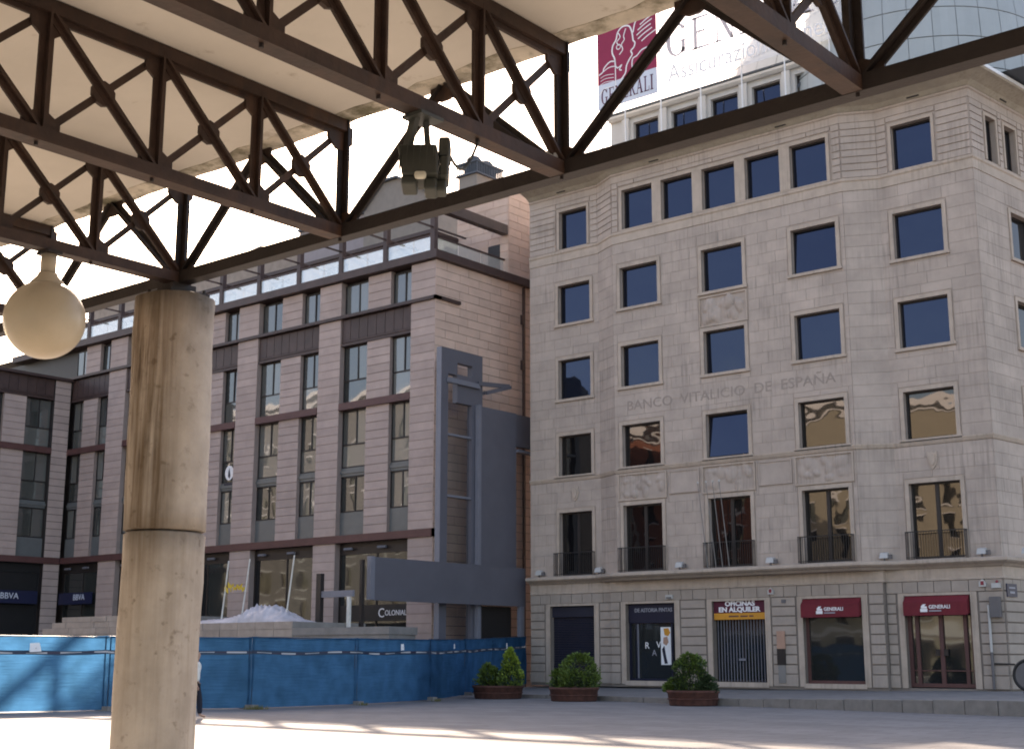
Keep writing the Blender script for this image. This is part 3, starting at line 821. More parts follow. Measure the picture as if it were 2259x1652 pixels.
def band(name, z0, z1, n1, mat, segs, n0=-.05, cap=0):
    k = MB()
    for sg in segs: sg.hexa(k, -cap, sg.len + cap, z0, z1, n0, n1)
    return k.build(name, mat, sb)
def strip_profile(name, pts, prof, mat, parent, smooth=False):
    """sweep a (n, z) profile along a plan polyline with mitred corners"""
    P = [Vector((a, b, 0)) for a, b in pts]; rows = []
    for i, p in enumerate(P):
        d0 = (P[i] - P[i - 1]).normalized() if i else (P[1] - P[0]).normalized()
        d1 = (P[i + 1] - P[i]).normalized() if i < len(P) - 1 else d0
        n0 = Vector((d0.y, -d0.x, 0)); n1 = Vector((d1.y, -d1.x, 0)); b = (n0 + n1).normalized(); b = b / max(.3, b.dot(n0))
        rows.append([(p.x + b.x * n, p.y + b.y * n, z) for n, z in prof])
    k = MB(); m_ = len(prof)
    for r in rows: k.v += r
    for i in range(len(rows) - 1):
        for j in range(m_ - 1):
            k.f.append((i * m_ + j, (i + 1) * m_ + j, (i + 1) * m_ + j + 1, i * m_ + j + 1)); k.m.append(0)
    k.f.append(tuple(range(m_))); k.m.append(0)
    k.f.append(tuple(reversed(range((len(rows) - 1) * m_, len(rows) * m_)))); k.m.append(0)
    return k.build(name, mat, parent, smooth)
PLAN = [(-40.2, 50), (-36.05, 50), (-34.75, 49.35), (-23.15, 49.35), (-21.85, 50), (-17.95, 50), (SR.p(14, 0).x, SR.p(14, 0).y)]
GPLAN = [(-40.2, 50), (-35.4, 50), (-35.4, 49.75), (-22.5, 49.75), (-22.5, 50), (-17.95, 50), (SR.p(14, 0).x, SR.p(14, 0).y)]
strip_profile('string_course', PLAN, [(-.03, 9.60), (.05, 9.62), (.085, 9.70), (.11, 9.76), (.11, 9.80), (-.03, 9.82)], 'stone_trim', sb)
strip_profile('upper_string_course', PLAN, [(-.03, 20.32), (.05, 20.33), (.05, 20.70), (.10, 20.76), (.10, 20.86), (-.03, 20.88)], 'stone_trim', sb)
strip_profile('frieze', GPLAN, [(-.03, 4.40), (.07, 4.41), (.07, 4.46), (.035, 4.48), (.035, 4.86), (-.03, 4.87)], 'stone_trim', sb)
strip_profile('ledge', [(-40.2, 50), (-36.05, 50), (-34.75, 49.35), (-23.15, 49.35), (-21.85, 50), (-17.95, 50), (SR.p(14, 0).x, SR.p(14, 0).y)], [(-.45, 4.87), (.10, 4.87), (.20, 4.95), (.34, 5.00), (.42, 5.06), (.42, 5.17), (.35, 5.20), (-.03, 5.215)], 'stone_trim', sb)
strip_profile('crown_frieze', PLAN, [(-.03, 23.30), (.035, 23.31), (.035, 23.62), (.10, 23.66), (.10, 23.74), (-.03, 23.75)], 'stone', sb)
strip_profile('eave', PLAN, [(-.03, 23.75), (.10, 23.76), (.30, 23.90), (.78, 24.04), (.95, 24.06), (.98, 24.10), (.98, 24.28), (.80, 24.34), (-3.0, 24.36)], 'stone_cornice', sb)
strip_profile('lit_eave_lip', PLAN, [(.978, 24.12), (1.02, 24.12), (1.02, 24.26), (.978, 24.26)], 'white_paint', sb)  # white strip standing in for the sky-lit line along the eave edge
k = MB()
for sg, u in ((WL, 2.1), (WR, 1.75), (SR, 2.6), (CE, 2.5), (CE, 9.0)): sg.hexa(k, u - .26, u + .26, 23.80, 23.865, .15, .215)
k.build('eave_vents', 'black', sb)
k = MB(); k.quad((-39.5, 51, 24.37), (-16, 51, 24.37), (-14, 64, 24.37), (-39.5, 64, 24.37)); k.build('roof_deck', 'slate', sb)

# windows: stone surround, sill, dark frame and a pane each
TILT = {(1, 0): (0, .055), (2, 2): (.012, .05)}
ci = 0
for sg, (a, b, c, d) in wins:
    door = d < 9; top = c > 20
    w = .12 if top else .16
    k = MB()
    if not (top and sg is CE):
        for bx in ((a - w, a, c - (0 if door else .0), d + w), (b, b + w, c, d + w), (a, b, d, d + w)): sg.hexa(k, *bx, -.02, .062)
    fr = MB()
    for bx in ((a, a + .06, c, d), (b - .06, b, c, d), (a + .06, b - .06, c, c + .06), (a + .06, b - .06, d - .07, d)): sg.hexa(fr, *bx, -.30, -.20)
    if door:
        um = (a + b) / 2
        sg.hexa(fr, um - .075, um + .075, c + .06, d - .07, -.30, -.20)
    win = fr.build('balcony_door' if door else 'window', 'dark_frame', sb)
    if k.v: k.build('surround', 'stone_trim', win)
    if not door:
        s_ = MB(); sg.hexa(s_, a - .22 if not top else a - .04, b + .22 if not top else b + .04, c - .13, c - .005, -.28, .11 if not top else .03); s_.build('sill', 'stone_trim', win)
    # panes
    col = None
    tx = tz = 0.0
    if sg is CE and not door and not top:
        col = min(range(3), key=lambda i: abs(sg.u(sum(COLS[CE][i]) / 2) - (a + b) / 2)); row = [r[0] for r in ROWS].index(c)
        if (col, row) == (1, 0): tz = .10
        if (col, row) == (2, 2): tz = .07
        if (col, row) == (1, 1): tz = -.012
    spans = [(a + .06, (a + b) / 2 - .075), ((a + b) / 2 + .075, b - .06)] if door else [(a + .06, b - .06)]
    jx, jz = random.uniform(-.006, .006), random.uniform(-.005, .005)
    for (p, q) in spans:
        k = MB(); pc = Vector(((p + q) / 2, (c + d) / 2))
        def gp(u, z): return sg.p(u, z, -.25 - (u - pc.x) * (tx + jx) - (z - (c + .06)) * (jz) + (z - (d - .07)) * (-tz) )
        k.quad(gp(p, c + .06), gp(q, c + .06), gp(q, d - .07), gp(p, d - .07)); k.build('pane', 'glass_side' if sg is SR else ('glass_low' if (door or (c < 10 and not tz)) else 'glass'), win)
# continuous surround of the five grouped top windows
k = MB()
xs = TOPW[CE]; u0 = CE.u(xs[0][0]); u1 = CE.u(xs[-1][1])
CE.hexa(k, u0 - .14, u1 + .14, TOP[1], TOP[1] + .15, -.02, .075); CE.hexa(k, u0 - .14, u1 + .14, TOP[0] - .06, TOP[0] - .003, -.02, .06)
for i in range(6):
    p = CE.u(xs[i - 1][1]) if i else u0 - .14; q = CE.u(xs[i][0]) if i < 5 else u1 + .14
    CE.hexa(k, p, q, TOP[0], TOP[1], -.02, .07)
k.build('grouped_window_surround', 'stone_trim', sb)

# balcony railings and relief panels
def railing(sg, u0, u1, z0, z1):
    n0, n1 = -.0, .33
    k = MB()
    sg.hexa(k, u0, u1, z1 - .035, z1, n1 - .02, n1 + .02); sg.hexa(k, u0, u1, z0 + .06, z0 + .085, n1 - .015, n1 + .015)
    for u in (u0, u1 - .03): sg.hexa(k, u, u + .03, z1 - .035, z1, n0, n1 - .02)
    r_ = k.build('balcony_railing', 'black', sb)
    n = int((u1 - u0) / .105)
    for i in range(n + 1):
        u = u0 + (u1 - u0 - .016) * i / n; b_ = MB(); sg.hexa(b_, u, u + .016, z0 + .0, z1 - .036, n1 - .008, n1 + .008); b_.build('baluster', 'black', r_)
    for u in (u0, u1 - .016):
        for q in (.08, .17, .26):
            b_ = MB(); sg.hexa(b_, u, u + .016, z0, z1 - .036, q - .008, q + .008); b_.build('baluster', 'black', r_)
for sg, xs in COLS.items():
    for (x0, x1) in xs: railing(sg, sg.u(x0) - .14, sg.u(x1) + .14, 5.215, 6.28)
def relief(sg, u0, u1, z0, z1, seed, name='relief_panel', amp=.06):
    rd = random.Random(seed); k = MB()
    for bx in ((u0, u1, z1 - .06, z1), (u0, u1, z0, z0 + .06), (u0, u0 + .06, z0 + .06, z1 - .06), (u1 - .06, u1, z0 + .06, z1 - .06)): sg.hexa(k, *bx, -.02, .075)
    pn = k.build(name, 'stone_trim', sb)
    # carved figures: lumpy height field inside the frame
    f = MB(); nu, nz = 46, 22
    bl = [(rd.uniform(.08, .92), rd.uniform(.15, .85), rd.uniform(.03, .10), rd.uniform(.10, .3), rd.uniform(.3, 1), rd.uniform(-.8, .8)) for _ in range(26)]
    def hgt(s, t_):
        h_ = 0
        for (cx, cz, rx, rz_, am, sl) in bl:
            dx = (s - cx - sl * .12 * (t_ - cz)) / rx; dz = (t_ - cz) / rz_; q = dx * dx + dz * dz
            if q < 1: h_ = max(h_, am * math.sqrt(1 - q))
        return h_ * amp
    for j in range(nz + 1):
        for i in range(nu + 1):
            s, t_ = i / nu, j / nz
            f.v.append(tuple(sg.p(u0 + .06 + (u1 - u0 - .12) * s, z0 + .06 + (z1 - z0 - .12) * t_, .004 + hgt(s, t_))))
    for j in range(nz):
        for i in range(nu):
            a_ = j * (nu + 1) + i; f.f.append((a_, a_ + 1, a_ + nu + 2, a_ + nu + 1)); f.m.append(0)
    f.build('carving', 'stone', pn, True)
for i, (x0, x1) in enumerate(COLS[CE]): relief(CE, CE.u(x0) - .26, CE.u(x1) + .26, 8.36, 9.56, 11 + i, amp=.10)
relief(CE, CE.u(-30.15), CE.u(-27.75), 15.62, 16.98, 31, amp=.16)
for x0, x1 in ((-31.92, -30.38), (-27.52, -25.98)):
    k = MB(); u0, u1, z0, z1 = CE.u(x0), CE.u(x1), 8.50, 9.50
    for bx in ((u0, u1, z1 - .05, z1), (u0, u1, z0, z0 + .05), (u0, u0 + .05, z0 + .05, z1 - .05), (u1 - .05, u1, z0 + .05, z1 - .05)): CE.hexa(k, *bx, -.02, .06)
    CE.hexa(k, u0 + .05, u1 - .05, z0 + .05, z1 - .05, -.02, .022)
    k.build('blank_panel', 'stone', sb)
for sg, x in ((WL, -37.5), (WR, -20.3)):      # carved shields above the side balconies
    u = sg.u(x); k = MB()
    prof = [(-.18, .35), (-.19, .05), (-.12, -.2), (0, -.33), (.12, -.2), (.19, .05), (.18, .35), (.08, .30), (0, .38), (-.08, .30)]
    k.prism([sg.p(u + a, 8.98 + b, -.01) for a, b in prof], sg.n * .085)
    k.prism([sg.p(u + a * .62, 8.98 + b * .62, .07) for a, b in prof], sg.n * .05)
    k.build('shield', 'stone_trim', sb)
text_obj('inscription', 'BANCO  VITALICIO  DE  ESPAÑA', .62, 'letter_cut', sb, (-34.05, 49.322, 12.42), .006, width=10.2)

# ------------------------------------------------------------------ shopfronts of the stone building
def framed(name, sg, a, b, c, d, n0, n1, w, mat, parent, bars=()):
    k = MB()
    for bx in ((a, a + w, c, d), (b - w, b, c, d), (a + w, b - w, c, c + w), (a + w, b - w, d - w, d)): sg.hexa(k, *bx, n0, n1)
    for (u, wd) in bars: sg.hexa(k, u - wd / 2, u + wd / 2, c + w, d - w, n0, n1)
    return k.build(name, mat, parent)
for i, (sg, (a, b, c, d)) in enumerate(shops):
    k = MB()
    for bx in ((a - .24, a, c, d + .10), (b, b + .24, c, d + .10), (a, b, d, d + .10)): sg.hexa(k, *bx, -.03, .04)
    for bx in ((a - .06, a, c, d + .06), (b, b + .06, c, d + .06)): sg.hexa(k, *bx, .04, .065)
    k.build('shop_surround', 'stone_trim', sb)
    if i == 0:      # closed roller shutter
        s_ = MB(); n_ = 38
        for j in range(n_):
            z = c + (3.35 - c) * j / n_; z2 = c + (3.35 - c) * (j + 1) / n_
            s_.hexa([sg.p(a, z, -.26), sg.p(b, z, -.26), sg.p(b, z, -.34), sg.p(a, z, -.34), sg.p(a, z2 - .012, -.25), sg.p(b, z2 - .012, -.25), sg.p(b, z2 - .012, -.34), sg.p(a, z2 - .012, -.34)])
        s_.build('roller_shutter', 'shutter', sb)
        s_ = MB(); sg.hexa(s_, a, b, 3.36, d, -.36, -.14); s_.build('shutter_box', 'shutter', sb)
    elif i == 1:    # perfumery front
        f = framed('shop_front', sg, a, b, c + .14, d, -.36, -.22, .10, 'dark_navy', sb, [(a + .42, .07), (b - .34, .10)])
        k = MB(); k.quad(sg.p(a + .1, c + .2, -.3), sg.p(b - .1, c + .2, -.3), sg.p(b - .1, 3.0, -.3), sg.p(a + .1, 3.0, -.3)); k.build('pane', 'glass_shop', f)
        k = MB(); sg.hexa(k, a + .03, b - .03, 3.02, d - .02, -.34, -.16); fs = k.build('fascia', 'dark_navy', f)
        k = MB(); sg.hexa(k, a + .445, a + .50, c + .25, 3.0, -.27, -.21); k.build('door_edge', 'grey_edge', f)
        k = MB(); sg.hexa(k, a - .05, b + .05, c - .06, c + .14, -.4, .06); k.build('doorstep', 'stone_trim', f)
    elif i == 2:    # office entrance behind bars
        f = framed('entrance_door', sg, a, b, c + .14, d, -.42, -.30, .09, 'dark_frame', sb, [((a + b) / 2, .10)])
        k = MB(); k.quad(sg.p(a + .1, c + .2, -.38), sg.p(b - .1, c + .2, -.38), sg.p(b - .1, d, -.38), sg.p(a + .1, d, -.38)); k.build('pane', 'glass_shop', f)
        for j in range(17):
            u = a + .12 + (b - a - .24) * j / 16; k = MB(); sg.hexa(k, u - .014, u + .014, c + .16, 3.15, -.26, -.232); k.build('door_bar', 'grey_edge', f)
        k = MB(); sg.hexa(k, (a + b) / 2 - .16, (a + b) / 2 + .16, 1.42, 1.52, -.24, -.18); k.build('door_pull', 'grey_edge', f)
        k = MB(); sg.hexa(k, a - .05, b + .05, c - .06, c + .14, -.45, .05); k.build('doorstep', 'stone_trim', f)
    elif i == 3:    # window shop
        f = framed('shop_window', sg, a, b, c + .12, d, -.32, -.2, .12, 'red_metal', sb)
        k = MB(); k.quad(sg.p(a + .1, c + .2, -.26), sg.p(b - .1, c + .2, -.26), sg.p(b - .1, d, -.26), sg.p(a + .1, d, -.26)); k.build('pane', 'glass_shop', f)
        k = MB(); sg.hexa(k, a - .05, b + .05, c - .06, c + .12, -.4, .06); k.build('sill', 'stone_trim', f)
    elif i == 4:    # double glass door
        f = framed('shop_door', sg, a, b, c + .04, d, -.36, -.2, .14, 'red_metal', sb, [((a + b) / 2, .16), (a + .36, .14), (b - .36, .14)])
        k = MB(); k.quad(sg.p(a + .1, c + .1, -.28), sg.p(b - .1, c + .1, -.28), sg.p(b - .1, d, -.28), sg.p(a + .1, d, -.28)); k.build('pane', 'glass_shop', f)
        for s_ in (-1, 1):
            k = MB(); u = (a + b) / 2 + s_ * .16; sg.hexa(k, u - .08, u + .08, 1.62, 1.86, -.2, -.15); k.build('door_handle', 'dark_frame', f)
        k = MB(); sg.hexa(k, a + .14, b - .14, 1.05, 1.09, -.3, -.22); k.build('mid_rail', 'red_metal', f)
    else:
        f = framed('side_window', sg, a, b, c, d, -.32, -.2, .12, 'dark_frame', sb)
        k = MB(); k.quad(sg.p(a + .1, c + .1, -.26), sg.p(b - .1, c + .1, -.26), sg.p(b - .1, d, -.26), sg.p(a + .1, d, -.26)); k.build('pane', 'glass_shop', f)

# writing and posters on the perfumery
t = thing('shop_sign', (-33.3, 49.9, 3.45), 'dark fascia lettering above the dark glazed shop front', 'sign')
text_obj('lettering', 'DE ASTORIA PINTAS', .23, 'letter_grey', t, (-34.25, 49.902, 3.50), .006, width=1.95, bold=.004)
t = thing('window_poster', (-32.7, 50.03, 1.25), 'pale poster of a figure in the dark shop window with letters', 'poster')
k = MB(); k.box(-33.0, -32.42, 50.028, 50.036, 1.24, 2.84); k.build('sheet', 'paper', t)
k = MB()
def blob(pts, y0, mi=0): k.prism([(x, y0, z) for x, z in pts], (0, -.004, 0), mi)
blob([(-32.85, 2.78), (-32.60, 2.80), (-32.5, 2.6), (-32.62, 2.45), (-32.80, 2.5)], 50.028, 0)
blob([(-32.86, 2.4), (-32.66, 2.44), (-32.60, 2.2), (-32.72, 2.05), (-32.88, 2.15)], 50.0275, 1)
blob([(-32.95, 1.9), (-32.82, 2.05), (-32.74, 1.6), (-32.66, 1.3), (-32.82, 1.28)], 50.027, 2)
k.build('print', ['amber', 'skin', 'dark_navy'], t)
text_obj('window_letters', 'R', .40, 'letter_white', t, (-33.84, 50.034, 1.93), .003)
text_obj('window_letters', 'V', .40, 'letter_white', t, (-33.24, 50.034, 1.96), .003)
text_obj('window_letters', 'A', .36, 'letter_grey', t, (-33.47, 50.034, 1.63), .003)

# letting banner
t = thing('letting_banner', (-28.95, 49.85, 3.1), 'maroon and amber OFICINAS EN ALQUILER banner over the barred entrance', 'banner')
k = MB(); k.box(-30.16, -27.72, 49.82, 49.86, 3.37, 3.93); k.build('maroon_panel', 'banner', t)
k = MB(); k.box(-30.16, -27.72, 49.821, 49.86, 3.10, 3.366); k.build('amber_panel', 'amber', t)
text_obj('lettering', 'OFICINAS', .27, 'letter_white', t, (-29.62, 49.818, 3.66), .004, width=1.42, bold=.012)
text_obj('lettering', 'EN ALQUILER', .27, 'letter_white', t, (-29.92, 49.818, 3.42), .004, width=1.98, bold=.012)
k = MB()
for (p, q) in ((-29.45, -28.98), (-28.90, -28.55), (-28.48, -28.28)): k.box(p, q, 49.816, 49.82, 3.20, 3.26)
k.build('small_print', 'red_metal', t)

# red awnings
def awning(x0, x1, y, label):
    t = thing('awning', ((x0 + x1) / 2, y, 3.1), label, 'awning', 'red shop awnings')
    k = MB(); ya, yb = y, y - .24
    k.hexa([(x0, ya, 3.80), (x1, ya, 3.80), (x1, ya, 3.84), (x0, ya, 3.84), (x0, yb, 3.58), (x1, yb, 3.58), (x1, yb, 3.61), (x0, yb, 3.61)])
    k.build('canopy_cloth', 'burgundy_awning', t)
    k = MB(); n_ = 24
    for i in range(n_ + 1):
        x = x0 + (x1 - x0) * i / n_; w = .012 * math.sin(i * 1.3); k.v += [(x, yb + w, 3.11), (x, yb, 3.585)]
    for i in range(n_): k.f.append((2 * i, 2 * i + 2, 2 * i + 3, 2 * i + 1)); k.m.append(0)
    k.build('valance', 'burgundy_awning', t)
    k = MB()
    for x in (x0, x1): k.poly([(x, ya, 3.82), (x, yb, 3.6), (x, yb, 3.11), (x, ya, 3.2)])
    k.build('side_flap', 'burgundy_awning', t)
    cx = (x0 + x1) / 2 - .42
    k = MB()   # small winged lion badge reduced to its white block and wing
    k.prism([(cx - .14, yb - .02, 3.24), (cx + .14, yb - .02, 3.24), (cx + .14, yb - .02, 3.36), (cx - .14, yb - .02, 3.36)], (0, -.004, 0))
    k.prism([(cx - .10, yb - .02, 3.37), (cx + .12, yb - .02, 3.37), (cx + .13, yb - .02, 3.44), (cx + .02, yb - .02, 3.46), (cx + .10, yb - .02, 3.53), (cx - .02, yb - .02, 3.53), (cx - .11, yb - .02, 3.45)], (0, -.004, 0))
    k.build('badge', 'letter_white', t)
    text_obj('lettering', 'GENERALI', .19, 'letter_white', t, (cx + .2, yb - .024, 3.36), .003, width=.82, bold=.004)
    k = MB(); k.box(cx + .2, cx + .68, yb - .026, yb - .02, 3.25, 3.30); k.build('small_print', 'letter_grey', t)
awning(-25.95, -23.45, 49.72, 'red awning over the shop window between banner and glass doors')
awning(-21.75, -19.25, 49.97, 'red awning over the double glass doors near the building corner')

# ------------------------------------------------------------------ penthouse, roof sign and dome
k = MB(); PS = Seg((-36.6, 52), (-24.6, 52))
ph = [(PS.u(-35.25 + 2.21 * i), PS.u(-35.25 + 2.21 * i) + 1.46, 25.3, 27.36) for i in range(5)]
wall_cells(PS, 24.36, 27.85, ph, k, .4)
k.quad((-36.6, 64, 24.36), (-36.6, 52, 24.36), (-36.6, 52, 27.85), (-36.6, 64, 27.85))
pw = k.build('penthouse_wall', 'pent', sb)
for i in range(6):
    k = MB(); u = PS.u(-35.25 + 2.21 * i) - .38; PS.hexa(k, u - .2, u + .2, 24.37, 27.6, .003, .16); k.build('penthouse_pilaster', 'pent', sb)
for (a, b, c, d) in ph:
    f = framed('penthouse_window', PS, a, b, c, d, -.34, -.22, .08, 'dark_frame', sb)
    k = MB(); k.quad(PS.p(a, c, -.28), PS.p(b, c, -.28), PS.p(b, d, -.28), PS.p(a, d, -.28)); k.build('pane', 'glass', f)
strip_profile('penthouse_cornice', [(-36.6, 52), (-24.6, 52)], [(-.1, 27.62), (.18, 27.62), (.30, 27.74), (.30, 27.86), (-.1, 27.88)], 'pent', sb)
strip_profile('penthouse_gutter', [(-36.7, 52), (-24.5, 52)], [(-12, 27.885), (.34, 27.885), (.36, 27.97), (-12, 27.99)], 'slate', sb)

t = thing('roof_sign_frame', (-30, 51.2, 24.4), 'row of thin white posts carrying the rooftop sign panels', 'sign frame')
for i, x in enumerate((-36.6, -35.2, -33.12, -30.9, -28.7, -26.5, -24.3)):
    k = MB(); k.tube([(x, 51.25, 24.37), (x, 51.25, 32.6)], .035, 8); k.build('post', 'white_paint', t)
k = MB()
for z in (28.35, 32.5): k.bar((-36.7, 51.29, z), (-24.2, 51.29, z), .03, .03)
k.build('rail', 'white_paint', t)

t = thing('lion_sign', (-34.95, 51.1, 28.1), 'burgundy rooftop sign with white line drawn winged lion above GENERALI', 'sign')
x0, x1 = -36.72, -33.22
k = MB(); k.box(x0, x1, 51.10, 51.16, 29.40, 33.2); k.build('burgundy_panel', 'burgundy', t)
k = MB(); k.box(x0, x1, 51.10, 51.16, 28.10, 29.397); k.build('white_panel', 'sign_print', t)
LW, LH = x1 - x0, 3.9
def stroke(pts, w=.055):
    # pts in 0..1 of the panel drawing; smoothed polyline laid as a flat ribbon
    P = [Vector((x0 + a * LW, 51.096, 29.05 + b * 3.55)) for a, b in pts]
    Q = []
    for i in range(len(P) - 1):
        for s in range(4): 
            p_ = P[max(i - 1, 0)], P[i], P[i + 1], P[min(i + 2, len(P) - 1)]; u = s / 4
            Q.append(.5 * ((2 * p_[1]) + (p_[2] - p_[0]) * u + (2 * p_[0] - 5 * p_[1] + 4 * p_[2] - p_[3]) * u * u + (3 * p_[1] - p_[0] - 3 * p_[2] + p_[3]) * u ** 3))
    Q.append(P[-1])
    k = MB(); n_ = len(Q)
    for i, q in enumerate(Q):
        d = (Q[min(i + 1, n_ - 1)] - Q[max(i - 1, 0)]).normalized(); s_ = Vector((d.z, 0, -d.x)) * w / 2
        k.v += [tuple(q - s_), tuple(q + s_)]
    for i in range(n_ - 1): k.f.append((2 * i, 2 * i + 1, 2 * i + 3, 2 * i + 2)); k.m.append(0)
    k.build('lion_line', 'letter_white', t)
def hump(cx, cz, r, n_=8, a0=0, a1=360): return [(cx + r * math.cos(R(a0 + (a1 - a0) * i / n_)), cz + r * 1.0 * math.sin(R(a0 + (a1 - a0) * i / n_))) for i in range(n_ + 1)]
stroke([(.62, .60), (.60, .74), (.55, .84), (.44, .86), (.36, .80), (.33, .70), (.27, .62), (.26, .52), (.30, .42), (.31, .32)], .08)
stroke([(.50, .82), (.46, .72), (.47, .66), (.42, .60), (.44, .52), (.38, .46)])
stroke([(.36, .80), (.40, .72), (.34, .66), (.38, .60)])
stroke(hump(.37, .58, .035), .05)
stroke([(.31, .38), (.22, .40), (.12, .34), (.09, .28), (.02, .25)], .07)
stroke([(.09, .28), (.20, .32), (.31, .31)], .05)
stroke([(.31, .32), (.35, .27), (.42, .30), (.38, .24), (.42, .22)], .06)
stroke([(.62, .60), (.65, .56), (.63, .50), (.58, .46), (.60, .40), (.55, .34), (.50, .26), (.48, .16), (.40, .08)], .075)
stroke([(.60, .12), (.60, .32), (.68, .36), (.76, .42), (.88, .44)], .065)
stroke([(.62, .72), (.66, .86), (.74, .90), (.97, .98)], .075)
for i, (a, b) in enumerate(((.74, .80), (.70, .73), (.68, .66), (.70, .60), (.76, .55))): stroke([(a, b), (a + .10, b + .05), (a + .24, b + .10)], .06)
stroke([(.31, .31), (.31, -.02)], .055); stroke([(.02, -.05), (.14, .03), (.31, .0)], .06)
for b in (.20, .15, .10): stroke([(.05, b), (.14, b + .02), (.28, b)], .03)

def serif(word, x, z, h, width, y, parent, mat, name='lettering', tk=.01):
    """roman capitals with thick and thin strokes and slab serifs"""
    ADV = {'G': .95, 'E': .8, 'N': .95, 'R': .85, 'A': .95, 'L': .75, 'I': .42}
    tot = sum(ADV[c] for c in word); kx = width / tot
    cur = x
    T, H_ = .15, .055
    for c in word:
        k = MB(); adv = ADV[c] * kx; w = adv * .84
        def rect(a, b, c_, d): k.prism([(cur + a * w, y, z + c_ * h), (cur + b * w, y, z + c_ * h), (cur + b * w, y, z + d * h), (cur + a * w, y, z + d * h)], (0, -tk, 0))
        def slant(a0, a1, b0, b1, z0_, z1_): k.prism([(cur + a0 * w, y, z + z0_ * h), (cur + a1 * w, y, z + z0_ * h), (cur + b1 * w, y, z + z1_ * h), (cur + b0 * w, y, z + z1_ * h)], (0, -tk, 0))
        def arc(cx, cz, rx, rz, a0, a1, t0, t1, n_=14):
            for i in range(n_):
                A0 = R(a0 + (a1 - a0) * i / n_); A1 = R(a0 + (a1 - a0) * (i + 1) / n_)
                def th(A): return t0 + (t1 - t0) * abs(math.cos(A))
                P = [(cx + rx * math.cos(A0), cz + rz * math.sin(A0)), (cx + rx * math.cos(A1), cz + rz * math.sin(A1)), (cx + (rx - th(A1)) * math.cos(A1), cz + (rz - th(A1) * .6) * math.sin(A1)), (cx + (rx - th(A0)) * math.cos(A0), cz + (rz - th(A0) * .6) * math.sin(A0))]
                k.prism([(cur + a_ * w, y, z + b_ * h) for a_, b_ in P], (0, -tk, 0))
        if c == 'G':
            arc(.5, .5, .5, .52, 40, 320, .07, .2); rect(.72, .88, .05, .42); rect(.58, .98, .42, .46); rect(.84, .88, .72, 1.0)
        if c == 'E':
            rect(.12, .30, 0, 1); rect(0, .95, 0, H_); rect(0, .9, 1 - H_, 1); rect(.3, .72, .5, .5 + H_); rect(.9, .95, H_, .26); rect(.85, .9, .78, 1 - H_); rect(.68, .72, .4, .65)
        if c == 'N':
            rect(.14, .20, 0, 1); rect(.80, .86, 0, 1); slant(.74, .90, .10, .28, 0, 1); rect(0, .34, 0, H_); rect(.66, 1, 1 - H_, 1); rect(0, .22, 1 - H_, 1)
        if c == 'R':
            rect(.12, .30, 0, 1); rect(0, .42, 0, H_); arc(.42, .74, .42, .26, -90, 90, .06, .18); rect(0, .45, 1 - H_, 1); rect(.3, .45, .48, .53); slant(.78, 1.0, .42, .58, 0, .5); rect(.78, 1.08, 0, H_)
        if c == 'A':
            slant(.08, .14, .46, .54, 0, 1); slant(.70, .92, .42, .56, 0, 1); rect(.22, .76, .32, .38); rect(-.04, .26, 0, H_); rect(.6, 1.04, 0, H_)
        if c == 'L':
            rect(.14, .34, 0, 1); rect(0, .98, 0, H_); rect(0, .5, 1 - H_, 1); rect(.93, .98, H_, .3)
        if c == 'I':
            rect(.28, .72, 0, 1); rect(0, 1, 0, H_); rect(0, 1, 1 - H_, 1)
        k.build(name, mat, parent)
        cur += adv
serif('GENERALI', x0 + .22, 28.33, .78, LW - .4, 51.097, t, 'letter_wine')

t = thing('mesh_sign', (-28, 51.1, 28.1), 'pale see-through rooftop sign reading GENERALI in grey capitals', 'sign')
k = MB(); k.quad((-33.0, 51.14, 28.1), (-22.6, 51.14, 28.1), (-22.6, 51.14, 33.4), (-33.0, 51.14, 33.4)); k.build('mesh_panel', 'sign_mesh', t)
serif('GENERALI', -32.65, 29.65, 1.62, 9.7, 51.12, t, 'letter_fade')
text_obj('lettering', 'Assicurazioni Generali', 1.25, 'letter_white', t, (-32.6, 51.11, 28.42), .01, width=9.4)

# metal clad roofs: a round dome over the corner and a long vault behind the sign
def shell(name, P, na, ne, a0, a1, pa, pe):
    dm = MB()
    for j in range(ne):
        for i in range(na):
            A, Bq = 2 * math.pi * i / na, 2 * math.pi * (i + 1) / na; e0, e1 = j / ne, (j + 1) / ne
            dm.quad(P(A, e0, .99), P(Bq, e0, .99), P(Bq, e1, .99), P(A, e1, .99))
    o = dm.build(name, 'zinc_seam', sb, True)
    for j in range(pe):
        e0, e1 = j * .92 / pe, (j + 1) * .92 / pe
        for i in range(pa):
            A = a0 + (a1 - a0) * i / pa; Bq = a0 + (a1 - a0) * (i + 1) / pa; g_ = (Bq - A) * .012; h_ = .0018
            nn_ = 3; k = MB()
            for s in range(nn_):
                u0 = A + g_ + (Bq - A - 2 * g_) * s / nn_; u1 = A + g_ + (Bq - A - 2 * g_) * (s + 1) / nn_
                k.quad(P(u0, e0 + h_, 1), P(u1, e0 + h_, 1), P(u1, e1 - h_, 1), P(u0, e1 - h_, 1))
            k.quad(P(A + g_, e0 + h_, .99), P(Bq - g_, e0 + h_, .99), P(Bq - g_, e0 + h_, 1), P(A + g_, e0 + h_, 1))
            k.build('zinc_panel', 'zinc', o, True)
def dome_P(a, e, k_):
    z = 12.0 * e; r = 5.9 * max(0, 1 - (z / 12.2) ** 2.6) ** (1 / 2.6)
    return Vector((-22.8 + r * k_ * math.cos(a), 56.95 + r * k_ * math.sin(a), 24.4 + z * (k_ * .5 + .5)))
shell('dome', dome_P, 48, 14, R(170), R(370), 20, 8)
